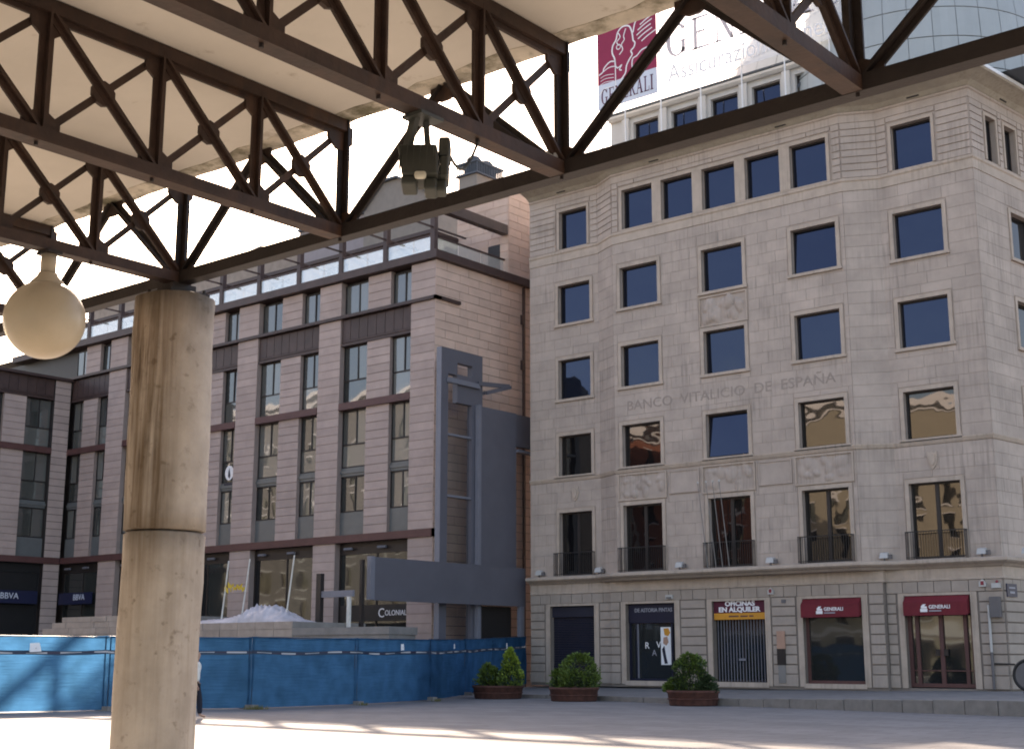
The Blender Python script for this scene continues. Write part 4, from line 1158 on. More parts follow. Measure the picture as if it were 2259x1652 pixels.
def vault_P(a, e, k_):
    el = math.pi / 2 * e; return Vector((-26.2 + 10.2 * k_ * math.cos(el) * math.cos(a), 61.2 + 8.2 * k_ * math.cos(el) * math.sin(a), 24.4 + 12.3 * k_ * math.sin(el)))
shell('vault_roof', vault_P, 48, 14, R(175), R(290), 14, 9)
# gabled dormer in front of the dome
k = MB(); k.prism([(-26.3, 52.5, 24.38), (-20.9, 52.5, 24.38), (-20.9, 52.5, 26.8), (-23.6, 52.5, 28.55), (-26.3, 52.5, 26.8)], (0, 1.0, 0)); k.build('dormer', 'pent', sb)
k = MB()
for s_ in (-1, 1):
    k.hexa([(-23.6, 52.2, 28.58), (-23.6 + s_ * 3.0, 52.2, 26.64), (-23.6 + s_ * 3.0, 54.5, 26.64), (-23.6, 54.5, 28.58), (-23.6, 52.2, 28.74), (-23.6 + s_ * 3.0, 52.2, 26.80), (-23.6 + s_ * 3.0, 54.5, 26.80), (-23.6, 54.5, 28.74)])
k.build('dormer_roof', 'slate', sb)

# ------------------------------------------------------------------ small fittings on the stone building
def ledge_lamp(x, y, label):
    t = thing('ledge_lamp', (x, y, 5.21), label, 'floodlight', 'small white floodlights along the first floor ledge')
    k = MB(); k.hexa([(x - .17, y - .12, 5.30), (x + .17, y - .12, 5.30), (x + .17, y + .08, 5.36), (x - .17, y + .08, 5.36), (x - .15, y - .07, 5.50), (x + .15, y - .07, 5.50), (x + .15, y + .08, 5.54), (x - .15, y + .08, 5.54)]); k.build('head', 'pale_plastic', t)
    k = MB(); k.box(x + .14, x + .30, y - .04, y + .06, 5.27, 5.44); k.build('gear_box', 'meter_box', t)
    k = MB(); k.box(x - .03, x + .03, y - .03, y + .03, 5.205, 5.31); k.build('foot', 'meter_box', t)
for x, y, l in ((-39.5, 49.75, 'small white floodlight on the ledge at the left end of the stone building'), (-36.05, 49.72, 'small white floodlight on the ledge right of the leftmost balcony'),
                (-31.35, 49.1, 'small white floodlight on the ledge left of the flagpole balcony'), (-27.0, 49.1, 'small white floodlight on the ledge right of the flagpole balcony'),
                (-22.3, 49.55, 'small white floodlight on the ledge between the two rightmost balconies'), (-18.55, 49.72, 'small white floodlight on the ledge right of the last balcony'),
                (-17.2, 50.6, 'small white floodlight on the ledge around the building corner')): ledge_lamp(x, y, l)
poles = ['leftmost thin bare flagpole rising from the middle balcony', 'second thin bare flagpole from the left on the middle balcony', 'third thin bare flagpole from the left on the middle balcony', 'rightmost thin bare flagpole on the middle balcony']
for i, x in enumerate((-30.02, -29.62, -29.3, -28.98)):
    t = thing('flagpole', (x, 48.98, 5.25), poles[i], 'flagpole', 'flagpoles on the middle balcony')
    k = MB(); k.tube([(x + .12, 49.0, 5.22), (x - .08, 48.72, 8.75)], [.020, .015], 8); k.build('pole', 'terrace_grey', t)
    k = MB(); k.lathe([(.01, -.04), (.035, -.02), (.04, .01), (.02, .05)], (x - .08, 48.72, 8.78), 10); k.build('finial', 'pale_plastic', t, True)
t = thing('intercom_panel', (-26.97, 49.69, 1.2), 'narrow entry panel on the pier right of the barred entrance', 'panel')
k = MB(); k.box(-27.15, -26.79, 49.63, 49.69, 1.9, 2.6); k.build('plate', 'skin', t)
k = MB(); k.box(-27.16, -26.80, 49.63, 49.69, 1.26, 1.895); k.build('button_board', 'dark_frame', t)
k = MB(); k.box(-27.14, -26.82, 49.65, 49.69, .55, 1.255); k.build('lower_board', 'terrace_grey', t)
t = thing('number_plate', (-26.8, 49.69, 3.7), 'tiny dark plate high on the pier beside the banner', 'plate')
k = MB(); k.box(-26.9, -26.70, 49.67, 49.695, 3.71, 3.86); k.build('plate', 'meter_box', t)
def alarm(x, y, z, label, red=True):
    t = thing('alarm_box', (x, y, z), label, 'alarm', 'alarm boxes on the ground floor wall')
    k = MB(); k.prism([(x - .13, y, z), (x + .13, y, z), (x + .13, y, z + .16), (x, y, z + .28), (x - .13, y, z + .16)], (0, -.08, 0)); k.build('case', 'pale_plastic', t)
    k = MB(); k.box(x - .06, x + .06, y - .09, y - .081, z + .06, z + .20); k.build('emblem', 'red_emblem', t)
alarm(-27.35, 49.69, 4.08, 'red and white alarm box above the right side of the banner')
alarm(-18.68, 49.94, 4.12, 'red and white alarm box right of the glass doors awning')
t = thing('alarm_siren', (-18.2, 49.94, 4.08), 'white wall siren box left of the blue street sign', 'alarm')
k = MB(); k.box(-18.34, -18.02, 49.84, 49.945, 4.06, 4.24); k.build('case', 'pale_plastic', t)
k = MB(); k.lathe([(.05, 0), (.055, .05), (.02, .1)], (-18.14, 49.89, 4.24), 10); k.build('beacon', 'red_emblem', t, True)
t = thing('white_alarm', (-32.25, 49.69, 4.0), 'small white box above the dark glazed shop front', 'alarm')
k = MB(); k.box(-32.45, -32.1, 49.62, 49.695, 4.02, 4.2); k.build('case', 'pale_plastic', t); k = MB(); k.box(-32.4, -32.15, 49.6, 49.62, 4.04, 4.1); k.build('vent', 'meter_box', t)
t = thing('street_sign', (-17.6, 50, 3.8), 'dark blue enamel street name plate at the building corner', 'sign')
sgn = Seg((SR.p(.08, 0).x, SR.p(.08, 0).y), (SR.p(2, 0).x, SR.p(2, 0).y))
k = MB(); sgn.hexa(k, .0, .75, 3.74, 4.22, .06, .10); k.build('plate', 'street_sign', t)
k = MB(); sgn.hexa(k, .15, .6, 4.04, 4.10, .10, .104); sgn.hexa(k, .2, .55, 3.86, 3.94, .10, .104); k.build('worn_lettering', 'letter_grey', t)
t = thing('meter_cabinet', (-18.25, 49.94, 3.0), 'dark cabinet with a pale downpipe on the corner pier', 'cabinet')
k = MB(); k.box(-18.42, -18.05, 49.74, 49.945, 3.0, 3.74); k.build('case', 'meter_box', t)
k = MB(); k.tube([(-18.5, 49.85, 3.45), (-18.5, 49.85, 1.75)], .05, 8); k.build('pipe', 'pale_plastic', t)
k = MB(); k.tube([(-18.5, 49.85, 1.75), (-18.5, 49.85, .42)], .055, 8); k.build('pipe_guard', 'meter_box', t)
t = thing('black_rimmed_disc', (-15.95, 46.2, .42), 'large black rimmed round disc standing at the right edge', 'disc')
k = MB(); 
ring = [(-15.95 + .49 * math.sin(2 * math.pi * i / 32), 46.2, .98 + .49 * math.cos(2 * math.pi * i / 32)) for i in range(33)]
k.tube(ring, .06, 10, False); k.build('rim', 'black', t, True)
k = MB(); k.prism([(-15.95 + .47 * math.sin(2 * math.pi * i / 32), 46.23, .98 + .47 * math.cos(2 * math.pi * i / 32)) for i in range(32)], (0, -.06, 0)); k.build('face', 'meter_box', t)
k = MB(); k.box(-16.1, -15.8, 46.0, 46.4, .40, .46); k.build('foot', 'black', t)
k = MB(); k.tube([(-17.1, 46.25, 1.36), (-16.4, 46.22, 1.34)], .025, 6); k.build('handle', 'black', t)

# ================================================================== pink panelled building on the left
pb = thing('pink_building', (-58, 50, 0), 'pink stone panelled building with brown metal bands and rooftop pergola', 'building')
F0 = 46.0
PIERS = [(-44.47, -42.84), (-51.05, -49.42), (-57.60, -55.90), (-63.9, -62.25), (-69.72, -67.98)]
FS = Seg((-84, F0), (-42.84, F0)); SIDE = Seg((-42.84, F0), (-42.84, 62)); WING = Seg((-73.75, 34), (-73.75, F0))
pp = Pieces()
Z0, ZG, ZTOP = 0.0, 7.05, 20.42
FL = [(18.62, 20.30, 'top'), (14.10, 17.02, 'tall'), (10.82, 13.74, 'tall'), (8.60, 10.36, 'low')]
back = MB()
back.box(-84, -43.3, F0 + .42, 62, Z0, 20.4)
back.box(-43.3, -42.88, F0 + .04, 62, Z0, 20.4)
back.build('core', 'dark_frame', pb)
def fill(seg, a, b, z0, z1, h, mat, pr, L=None, gap=.03):
    pp.add(seg, courses(seg, z0, z1, h, L, [], gap, u0=a, u1=b), mat, pr, deep=.10, jit=.003)
# backing for piers and the windows between
k = MB()
for (a, b) in PIERS:
    k.box(a + .01, b - .01, F0 + .02, F0 + .42, Z0, ZTOP)
bk = k.build('pier_cores', 'pink_joint', pb)
for i, (a, b) in enumerate(PIERS):
    fill(FS, FS.u(a), FS.u(b), Z0, ZG, .43, 'pink', .0); fill(FS, FS.u(a), FS.u(b), ZG + .38, 18.44, .43, 'pink', .0); fill(FS, FS.u(a), FS.u(b), 18.64, ZTOP, .43, 'pink', .0)
def win(seg, a, b, z0, z1, kind, depth, flip=False):
    n0, n1 = -depth - .08, -depth
    k = MB(); w = .055
    for bx in ((a, a + w, z0, z1), (b - w, b, z0, z1), (a + w, b - w, z0, z0 + w), (a + w, b - w, z1 - w, z1)): seg.hexa(k, *bx, n0, n1)
    um = a + (b - a) * .55
    if kind == 'tall': zt = z0 + 1.16; seg.hexa(k, a + w, b - w, zt - .035, zt + .035, n0, n1); seg.hexa(k, um - .03, um + .03, zt + .035, z1 - w, n0, n1)
    else: zt = None; seg.hexa(k, um - .03, um + .03, z0 + w, z1 - w, n0, n1)
    o = k.build('window', 'dark_frame', pb)
    cells = [(a + w, um - .03, (zt + .035) if zt else z0 + w, z1 - w), (um + .03, b - w, (zt + .035) if zt else z0 + w, z1 - w)]
    if zt: cells.append((a + w, b - w, z0 + w, zt - .035))
    for c in cells:
        j1, j2 = random.uniform(-.012, .012), random.uniform(-.010, .010)
        q = MB(); f = lambda u, z: seg.p(u, z, -depth - .045 + (u - c[0]) * j1 + (z - c[2]) * j2)
        q.quad(f(c[0], c[2]), f(c[1], c[2]), f(c[1], c[3]), f(c[0], c[3])); q.build('pane', 'glass_left', o)
    return o
def bay(seg, a, b, thin, top=True, tmat='pink'):
    """a..b = full bay, thin = stone strip between the two windows"""
    for (z0, z1, kd) in FL:
        if kd == 'top' and not top: continue
        win(seg, a, thin[0], z0, z1, kd, .30); win(seg, thin[1], b, z0, z1, kd, .30)
    lim = 20.30 if top else 18.3
    for (z0, z1) in ((18.64, ZTOP), (14.10, 17.05), (7.43, 13.75)):
        if z0 > 18 and not top: continue
        k = MB(); seg.hexa(k, thin[0] + .01, thin[1] - .01, z0, z1, -.4, -.14); k.build('strip_core', 'pink_joint', pb)
        fill(seg, thin[0], thin[1], z0, z1, .43, tmat, -.12)
    # brown metal spandrels, boards with standing seams
    k = MB(); seg.hexa(k, a, b, 17.04, 18.42, -.40, -.13); seg.hexa(k, a, b, 17.04, 17.16, -.13, -.05); seg.hexa(k, a, b, 17.22, 17.30, -.13, -.085)
    sp = k.build('spandrel', 'brown_metal', pb)
    n_ = max(2, round((b - a) / .62))
    for i in range(n_):
        u = a + (b - a) * i / n_; q = MB(); seg.hexa(q, u + .015, u + (b - a) / n_ - .015, 17.32, 18.40, -.128, -.10); q.build('board', 'brown_metal', sp)
    k = MB(); seg.hexa(k, a - .0, b + .0, 13.76, 14.08, -.40, .03); seg.hexa(k, a, b, 13.72, 13.76, -.40, .05); k.build('metal_band', 'red_metal', pb)
    for (p, q) in ((a, thin[0]), (thin[1], b)):
        k = MB(); seg.hexa(k, p, q, 10.38, 10.80, -.40, -.26); seg.hexa(k, p, q, 10.52, 10.66, -.26, -.20); k.build('floor_panel', 'spandrel', pb)
        k = MB(); seg.hexa(k, p, q, 7.43, 8.58, -.40, -.28); k.build('apron_panel', 'spandrel', pb)
edges = [((-49.42, -44.47), (-47.58, -45.95)), ((-55.90, -51.05), (-54.12, -52.52)), ((-62.25, -57.60), (-60.6, -58.9)), ((-67.98, -63.9), (-66.6, -65.1)), ((-73.75, -69.72), (-72.45, -70.92))]
for (a, b), th in edges: bay(FS, FS.u(a), FS.u(b), (FS.u(th[0]), FS.u(th[1])))
# wing turning towards the viewer
k = MB()
wu = lambda y: WING.u if False else (y - 34)
for (a, b) in ((44.9, 46.0), (38.4, 40.0)):
    k.box(-74.15, -73.76, a, b, Z0, 18.3)
    for (z0, z1) in ((Z0, ZG), (7.43, 18.3)): fill(WING, a - 34, b - 34, z0, z1, .43, 'pink', .0)
k.box(-84, -74.2, 34, 46, Z0, 18.3)
k.build('wing_core', 'dark_frame', pb)
bay(WING, 40.0 - 34, 44.9 - 34, (41.62 - 34, 43.1 - 34), top=False)
bay(WING, 34.2 - 34, 38.4 - 34, (35.6 - 34, 37.0 - 34), top=False)
k = MB(); k.box(-75.0, -73.55, 34, 46.1, 18.32, 18.46); k.box(-75.0, -73.6, 34, 46.1, 18.46, 18.50); k.build('wing_coping', 'brown_metal', pb)
k = MB(); k.box(-73.82, -73.65, 34, 45.9, 7.06, 7.42); k.build('wing_band', 'red_metal', pb)
# thin ledge under the top windows and red band over the shops
k = MB(); k.box(-84, -42.70, F0 - .14, F0 + .3, 18.46, 18.62); k.box(-42.839, -42.70, F0 - .14, F0 + 1.7, 18.46, 18.62); k.build('thin_ledge', 'brown_metal', pb)
k = MB(); k.box(-73.6, -42.66, F0 - .10, F0 + .3, 7.06, 7.42); k.box(-42.838, -42.66, F0 - .10, F0 + .25, 7.06, 7.42); k.build('shop_band', 'red_metal', pb)
k = MB(); k.box(-80.6, -42.58, F0 - .25, F0 + .5, 20.46, 20.86); k.box(-42.90, -42.58, F0 + .5, 60, 20.46, 20.86); k.build('terrace_fascia', 'brown_metal', pb)
# side wall
pp.add(SIDE, courses(SIDE, Z0, 20.44, .43, 1.65, [], .022), 'pink_bounce', .0, deep=.03, jit=.003)
k = MB(); k.box(-42.83, -42.72, 52.6, 52.72, Z0, 20.4); k.box(-42.83, -42.70, 52.45, 52.6, 16.0, 16.5); k.box(-42.83, -42.70, 52.45, 52.6, 18.4, 18.9); k.build('downpipe', 'brown_metal', pb)
# shop fronts
def shopglass(a, b, zt):
    k = MB(); seg = FS; u0, u1 = FS.u(a), FS.u(b)
    for bx in ((u0, u0 + .1, Z0, zt), (u1 - .1, u1, Z0, zt), (u0 + .1, u1 - .1, zt - .55, zt), (u0 + (u1 - u0) * .52, u0 + (u1 - u0) * .52 + .08, Z0, zt - .55)): seg.hexa(k, *bx, -.42, -.34)
    o = k.build('shop_front', 'dark_frame', pb)
    for p, q in ((u0 + .1, u0 + (u1 - u0) * .52), (u0 + (u1 - u0) * .52 + .08, u1 - .1)):
        m_ = MB(); m_.quad(seg.p(p, Z0, -.38), seg.p(q, Z0, -.38), seg.p(q, zt - .55, -.38), seg.p(p, zt - .55, -.38)); m_.build('pane', 'glass_shop', o)
    for fr in (.15, .62):
        m_ = MB(); c = seg.p(u0 + (u1 - u0) * fr, zt - .28, -.2); m_.tube([c - seg.d * .28, c + seg.d * .28], .07, 8); m_.build('downlight', 'grey_edge', o)
for (a, b), th in edges: shopglass(a, b, 7.04)
pp.flush(pb, 'stone_panel', 'stone_panels_beyond')
k = MB()      # wing shop front
for bx in ((6, 6.1, Z0, 7.05), (10.8, 10.9, Z0, 7.05), (6.1, 10.8, 6.5, 7.05)): WING.hexa(k, *bx, -.42, -.34)
WING.hexa(k, 6.1, 10.8, Z0, 6.5, -.44, -.40)
k.build('shop_front', 'black', pb)

def strip_sign(seg, u0, u1, z0, z1, body, size, label, n=-.30):
    t = thing('bank_sign', seg.p((u0 + u1) / 2, z0, n), label, 'sign', 'dark blue bank signs')
    k = MB(); seg.hexa(k, u0, u1, z0, z1, n - .08, n); k.build('panel', 'street_sign', t)
    c = seg.p(u0 + (u1 - u0) * .45, z0 + (z1 - z0) * .35, n + .012)
    text_obj('lettering', body, size, 'sign_print', t, c, .006, rot=(R(90), 0, seg.rz))
strip_sign(FS, FS.u(-74.6) + 1.2, FS.u(-70.0), 4.62, 5.3, 'BBVA', .50, 'dark blue bank sign left of the column, under the inner corner', .12)
strip_sign(WING, 6.2, 10.6, 4.65, 5.4, 'BBVA', .50, 'dark blue bank sign at the far left edge on the side wing', .10)
t = thing('shop_sign', (-45.6, 45.6, 3.3), 'near black shop sign reading COLONIAL under the pink building', 'sign')
k = MB(); k.box(-49.2, -44.6, 46.24, 46.30, 3.25, 4.02); k.build('panel', 'black', t)
text_obj('lettering', 'C', .62, 'letter_white', t, (-46.55, 46.225, 3.42), .006); text_obj('lettering', 'OLONIAL', .36, 'letter_white', t, (-46.08, 46.225, 3.50), .006, width=1.42)
t = thing('window_logo', (-58.3, 46.29, 11.1), 'round white flame logo on a dark window just right of the column', 'logo')
k = MB(); k.prism([(-58.22 + .36 * math.cos(2 * math.pi * i / 20), 46.265, 11.35 + .40 * math.sin(2 * math.pi * i / 20)) for i in range(20)], (0, -.006, 0)); k.build('disc', 'letter_white', t)
k = MB(); k.prism([(-58.22 + a, 46.257, 11.35 + b) for a, b in ((0, .28), (-.08, .05), (-.10, -.18), (.03, -.33), (.11, -.16), (.06, .02))], (0, -.004, 0)); k.build('drop', 'dark_navy', t)
k = MB(); k.box(-58.62, -57.85, 46.24, 46.27, 10.55, 10.78); k.build('caption_strip', 'dark_navy', t)

# roof terrace: posts, glass balustrade, pergola beams
PX = [-43.05 - 3.24 * i for i in range(11)]
for x in PX:
    k = MB(); k.box(x - .14, x + .14, F0 - .05, F0 + .2, 20.861, 23.2); k.build('pergola_post', 'brown_metal', pb)
    k = MB(); k.box(x - .04, x + .04, F0 - 1.3, F0 + 2.4, 22.05, 22.13) ; k.build('pergola_arm', 'brown_metal', pb)
k = MB(); k.box(-79, -42.80, F0 - .12, F0 + .20, 23.2, 23.5); k.box(-43.2, -42.80, F0 + .2, 51.4, 23.0, 23.5); k.build('pergola_beam', 'brown_metal', pb)
k = MB(); k.box(-79, -43.1, F0 - .02, F0 + .06, 21.66, 21.74); k.box(-43.16, -43.06, F0 + .2, 51.5, 21.66, 21.74); k.build('handrail', 'brown_metal', pb)
for x, x2 in zip(PX, PX[1:]):
    for a, b in ((x2 + .13, (x + x2) / 2 + .3), ((x + x2) / 2 + .33, x - .13)):
        k = MB(); k.box(a, b, F0 + .02, F0 + .035, 20.95, 21.65); k.build('glass_panel', 'rail_glass', pb)
for a, b in ((46.25, 47.9), (47.95, 49.6), (49.65, 51.4)):
    k = MB(); k.box(-43.12, -43.105, a, b, 20.95, 21.65); k.build('glass_panel', 'rail_glass', pb)
# set back top storey, side tower and chimney
SB = Seg((-80, 49.6), (-46.4, 49.6))
k = MB(); dh = [(SB.u(-79 + 4.86 * i), SB.u(-79 + 4.86 * i) + 1.9, 20.87, 23.0) for i in range(7)]
wall_cells(SB, 20.86, 23.3, dh, k, .3); k.build('setback_wall', 'pink', pb)
for h_ in dh:
    f = framed('terrace_door', SB, *h_, -.26, -.18, .08, 'dark_frame', pb, [((h_[0] + h_[1]) / 2, .07)])
    k = MB(); k.quad(SB.p(h_[0], h_[2], -.22), SB.p(h_[1], h_[2], -.22), SB.p(h_[1], h_[3], -.22), SB.p(h_[0], h_[3], -.22)); k.build('pane', 'glass_left', f)
k = MB(); k.box(-80, -46.3, 49.3, 60, 23.3, 23.5); k.build('setback_roof', 'brown_metal', pb)
k = MB(); k.box(-84, -43.3, F0 + .4, 49.7, 20.84, 20.865); k.build('terrace_floor', 'terrace_grey', pb)
k = MB(); k.box(-46.4, -42.85, 51.5, 60, 20.42, 25.9); k.build('tower', 'pink_bounce', pb)
TS = Seg((-42.85, 51.5), (-42.85, 60)); TF = Seg((-46.4, 51.5), (-42.85, 51.5))
k = MB()
for b in courses(TS, 20.9, 25.9, .43, 1.65, [], .022): TS.hexa(k, *b, -.02, .03)
for b in courses(TF, 20.9, 25.9, .43, 1.65, [(2.2, 3.0, 21, 22.6)], .022): TF.hexa(k, *b, -.02, .03)
tag(k.build('tower_panels', 'pink_bounce', pb), kind='stuff')
k = MB(); k.box(-44.2, -43.4, 51.46, 51.52, 20.95, 22.6); k.build('tower_door', 'dark_frame', pb)
k = MB(); k.box(-46.8, -45.5, 52.0, 54.0, 23.4, 27.2); ch = k.build('chimney', 'attic', pb)
k = MB()
for i in range(11):
    x = -46.85 + 1.4 * i / 10; k.box(x - .03, x + .03, 51.9, 51.96, 27.2, 27.85)
for i in range(16):
    y = 51.95 + 2.1 * i / 15; k.box(-45.44, -45.38, y - .03, y + .03, 27.2, 27.85)
k.box(-46.95, -45.35, 51.85, 54.15, 27.17, 27.25); k.box(-46.95, -45.35, 51.85, 54.15, 27.82, 27.92); k.box(-46.6, -45.7, 52.2, 53.8, 27.25, 27.82)
tag(k.build('chimney_louvre', 'slate', ch), kind='stuff')
for y in (52.5, 53.5):
    k = MB(); k.lathe([(.22, 27.92), (.22, 28.05), (.40, 28.12), (.42, 28.2), (.30, 28.36), (.10, 28.44)], (-46.15, y, 0), 14); k.build('chimney_cowl', 'slate', ch, True)
k = MB(); k.box(-41.9, -40.9, 56, 57, 20.4, 28.4); k.build('vent_stack', 'grey_edge', pb)

# background roofs further back
def bg(name, pts, y, d, mat, label, roof='slate'):
    t = thing(name, (sum(p[0] for p in pts) / len(pts), y, 0), label, 'building')
    k = MB(); k.prism([(x, y, z) for x, z in [(pts[0][0], 0)] + list(pts) + [(pts[-1][0], 0)]], (0, d, 0)); k.build('wall', mat, t)
    k = MB()
    for (a, b) in zip(pts, pts[1:]): k.hexa([(a[0], y - .25, a[1] + .01), (b[0], y - .25, b[1] + .01), (b[0], y + d, b[1] + .01), (a[0], y + d, a[1] + .01), (a[0], y - .25, a[1] + .16), (b[0], y - .25, b[1] + .16), (b[0], y + d, b[1] + .16), (a[0], y + d, a[1] + .16)])
    k.build('roof_edge', roof, t)
    return t
s60 = 60 / 53.0
bg('attic_block', [(x * s60, 1.6 + (z - 1.6) * s60) for x, z in [(-55.2, 27.3), (-53.57, 28.75), (-52.4, 28.75), (-49.3, 26.9)]], 60, 5, 'attic', 'pale attic gable behind the floodlight above the pink building')
bg('rear_block', [(x * s60, 1.6 + (z - 1.6) * s60) for x, z in [(-61.9, 27.6), (-55.3, 27.6)]], 61, 5, 'lilac', 'grey rear roof block seen through the truss left of the floodlight')
bg('low_gable', [(x * s60, 1.6 + (z - 1.6) * s60) for x, z in [(-86, 26.8), (-71, 27.2), (-66.5, 27.7), (-65.0, 27.3), (-62.9, 27.55), (-61.95, 27.4)]], 62, 5, 'terrace', 'low brownish roof ridge seen just right of the column top')
bg('far_left_block', [(-118, 25.5), (-97, 26.2)], 66, 6, 'lilac', 'grey lilac block at the far left behind the globe lamp')

# ================================================================== grey lift portal between the buildings
gp = thing('steel_portal', (-41.4, 47, 0), 'dark grey steel and panel portal between the two buildings', 'portal')
XA, XB = -41.72, -41.42
def gbox(name, y0, y1, z0, z1, mat='grey_panel', x0=XA, x1=XB): 
    k = MB(); k.box(x0, x1, y0, y1, z0, z1); return k.build(name, mat, gp)
gbox('front_post', 44.95, 45.42, .2, 15.7); gbox('post_edge', 44.93, 44.949, .2, 15.7, 'grey_edge', XA, XB)
gbox('head_panel', 45.42, 46.05, 14.5, 15.7); gbox('head_top', 46.05, 47.1, 15.1, 15.7); gbox('rear_post', 47.1, 47.85, .2, 15.7)
gbox('lower_head', 46.05, 47.1, 13.2, 14.55)
k = MB(); k.quad((-41.6, 45.42, .2), (-41.6, 47.1, .2), (-41.6, 47.1, 13.2), (-41.6, 45.42, 13.2)); k.build('shaft_glass', 'shaft_glass', gp)
for z in (8.75, 11.6): gbox('shaft_rail', 45.42, 47.1, z, z + .1, 'grey_edge', -41.58, -41.44)
gbox('bracket_bar', 45.3, 47.5, 14.05, 14.28, 'grey_edge', -41.40, -41.25)
k = MB(); k.bar((-41.3, 47.4, 14.3), (-41.3, 49.7, 14.5), .12, .2); k.bar((-41.2, 49.7, 14.45), (-41.2, 47.9, 13.9), .12, .16); k.bar((-41.6, 49.7, 14.45), (-41.6, 47.9, 13.9), .12, .16); k.build('outrigger', 'grey_panel', gp)
gbox('tall_panel', 47.50, 50.1, 5.7, 13.2, 'grey_panel', -41.38, -41.18); gbox('panel_edge', 47.30, 47.498, .2, 13.25, 'grey_edge', -41.38, -41.16)
gbox('rear_panel', 50.12, 53.5, 11.62, 13.2, 'grey_panel', -41.5, -41.3)
gbox('rear_ledge', 50.12, 53.5, 11.3, 11.44, 'grey_edge', -41.5, -41.1)
gbox('sign_wall', 40.32, 50.4, 3.90, 5.70, 'grey_panel', -41.0, -40.85); gbox('sign_wall_edge', 40.05, 40.318, 3.92, 5.72, 'grey_edge', -41.04, -40.82)
for y0, w in ((50.0, .3),): gbox('leg', y0, y0 + w, .2, 3.9, 'grey_edge', -41.05, -40.85)
gbox('dark_doorway', 47.85, 50.0, .2, 3.88, 'black', -41.5, -41.42)
gbox('leg', 39.6, 39.75, 2.0, 5.55, 'dark_frame', -41.0, -40.85)
# low railing post with bar beside it
t = thing('bollard_gate', (-42.0, 38.9, 2.6), 'dark upright post with a pale crossbar beside the grey portal', 'gate')
k = MB(); k.box(-42.78, -42.50, 38.8, 39.0, 2.2, 5.0); k.build('post', 'dark_frame', t)
k = MB(); k.box(-42.50, -40.6, 38.85, 38.95, 4.0, 4.26); k.build('crossbar', 'grey_edge', t)
k = MB(); k.box(-40.95, -40.78, 38.85, 38.95, 2.2, 4.0); k.build('leg', 'stake', t)

# ================================================================== stepped terrace behind the fence
t = thing('stepped_terrace', (-46, 37, 0), 'tan stone stepped terrace rising behind the blue fence', 'terrace')
ty = 36.0
def hz(z): return 1.6 + (z - 1.6) * 36 / 34
steps = [(-59.2, 0.0, hz(2.52)), (-58.8, hz(2.52), hz(2.80)), (-58.0, hz(2.80), hz(3.05)), (-57.2, hz(3.05), hz(3.28))]
XM, ZM = -50.0, 2.95
k = MB()
for x, a, b in steps: k.box(x + .03, XM, ty + .03, 40, a, b - .01)
k.box(XM, -41.0, ty + .03, 40, 0, ZM - .01)
k.prism([(-41.0, ty + .03, 0), (-35.7, ty + .03, 0), (-36.4, 38.2, 0), (-41.0, 38.2, 0)], (0, 0, 2.4))
k.build('core', 'terrace_grey', t)
def course(x0, x1, a, b):
    n_ = int((x1 - x0) / 1.05); w = (x1 - x0) / n_
    for i in range(n_):
        q = MB(); q.box(x0 + i * w + .012, x0 + (i + 1) * w - .012, ty + random.uniform(-.012, .012), ty + .4, a + .012, b); q.build('step_stone', 'terrace', t)
for x, a, b in steps[1:]: course(x, XM, a, b)
course(-59.2, XM, hz(2.2), hz(2.515))
for a, b in ((2.05, 2.35), (2.35, 2.65), (2.65, 2.95)): course(XM, -41.0, a, b)
k = MB(); k.prism([(-40.99, ty - .02, 2.402), (-35.65, ty - .02, 2.402), (-36.35, 38.25, 2.402), (-40.99, 38.25, 2.402)], (0, 0, .28)); k.build('concrete_kerb', 'terrace_grey', t)

# tarpaulin heap, stakes and tape on the terrace
ZTR = ZM
def heap(name, pts, mat, label, cat, seed):
    rd = random.Random(seed); t_ = None
    k = MB(); nx, ny = 120, 30
    x0, x1 = pts[0][0], pts[-1][0]
    ph_ = [(rd.uniform(2, 16), rd.uniform(1.5, 12), rd.uniform(0, 6), rd.uniform(.02, .06)) for _ in range(12)]
    for j in range(ny + 1):
        for i in range(nx + 1):
            s, v = i / nx, j / ny; x = x0 + (x1 - x0) * s
            for a, b in zip(pts, pts[1:]):
                if a[0] <= x <= b[0] + 1e-6: q = (x - a[0]) / (b[0] - a[0]); top = a[1] + (b[1] - a[1]) * (q * q * (3 - 2 * q)); break
            env = math.sin(math.pi * min(1, max(0, v))) ** .6
            y = ty + .15 + 1.9 * v
            w = sum(am * math.sin(fx_ * x + fy_ * y * 2 + p_) for fx_, fy_, p_, am in ph_)
            w = abs(w) * .9
            k.v.append((x, y - .1 * w, ZTR - .015 + (top * (.75 + w)) * env))
    for j in range(ny):
        for i in range(nx):
            a = j * (nx + 1) + i; k.f.append((a, a + 1, a + nx + 2, a + nx + 1)); k.m.append(0)
    o = k.build(name, mat, None, True)
    return tag(o, label, cat)
heap('tarpaulin_heap', [(-49.6, .12), (-46.5, .26), (-45.2, .40), (-44.3, .85), (-43.75, .80), (-43.3, .88), (-42.7, .55), (-42.0, .18), (-41.5, .03)], 'tarp', 'crumpled pale tarpaulin heap on the terrace behind the fence', 'tarpaulin', 3)
for (xa, za, xb, zb, l) in ((-46.7, ZTR, -46.35, 5.6, 'leftmost thin pale stake standing in the terrace'), (-45.4, ZTR, -44.95, 5.62, 'middle thin pale stake standing in the terrace'), (-42.6, ZTR - .05, -42.15, 5.65, 'rightmost thin pale stake beside the tarpaulin heap')):
    k = MB(); k.tube([(xa, ty + 1.0, za - .05), ((xa + xb) / 2 + .015, ty + 1.0, (za + zb) / 2), (xb, ty + 1.0, zb)], [.035, .032, .028], 7)
    tag(k.build('stake', 'stake'), l, 'stake', 'stakes on the terrace')
k = MB()
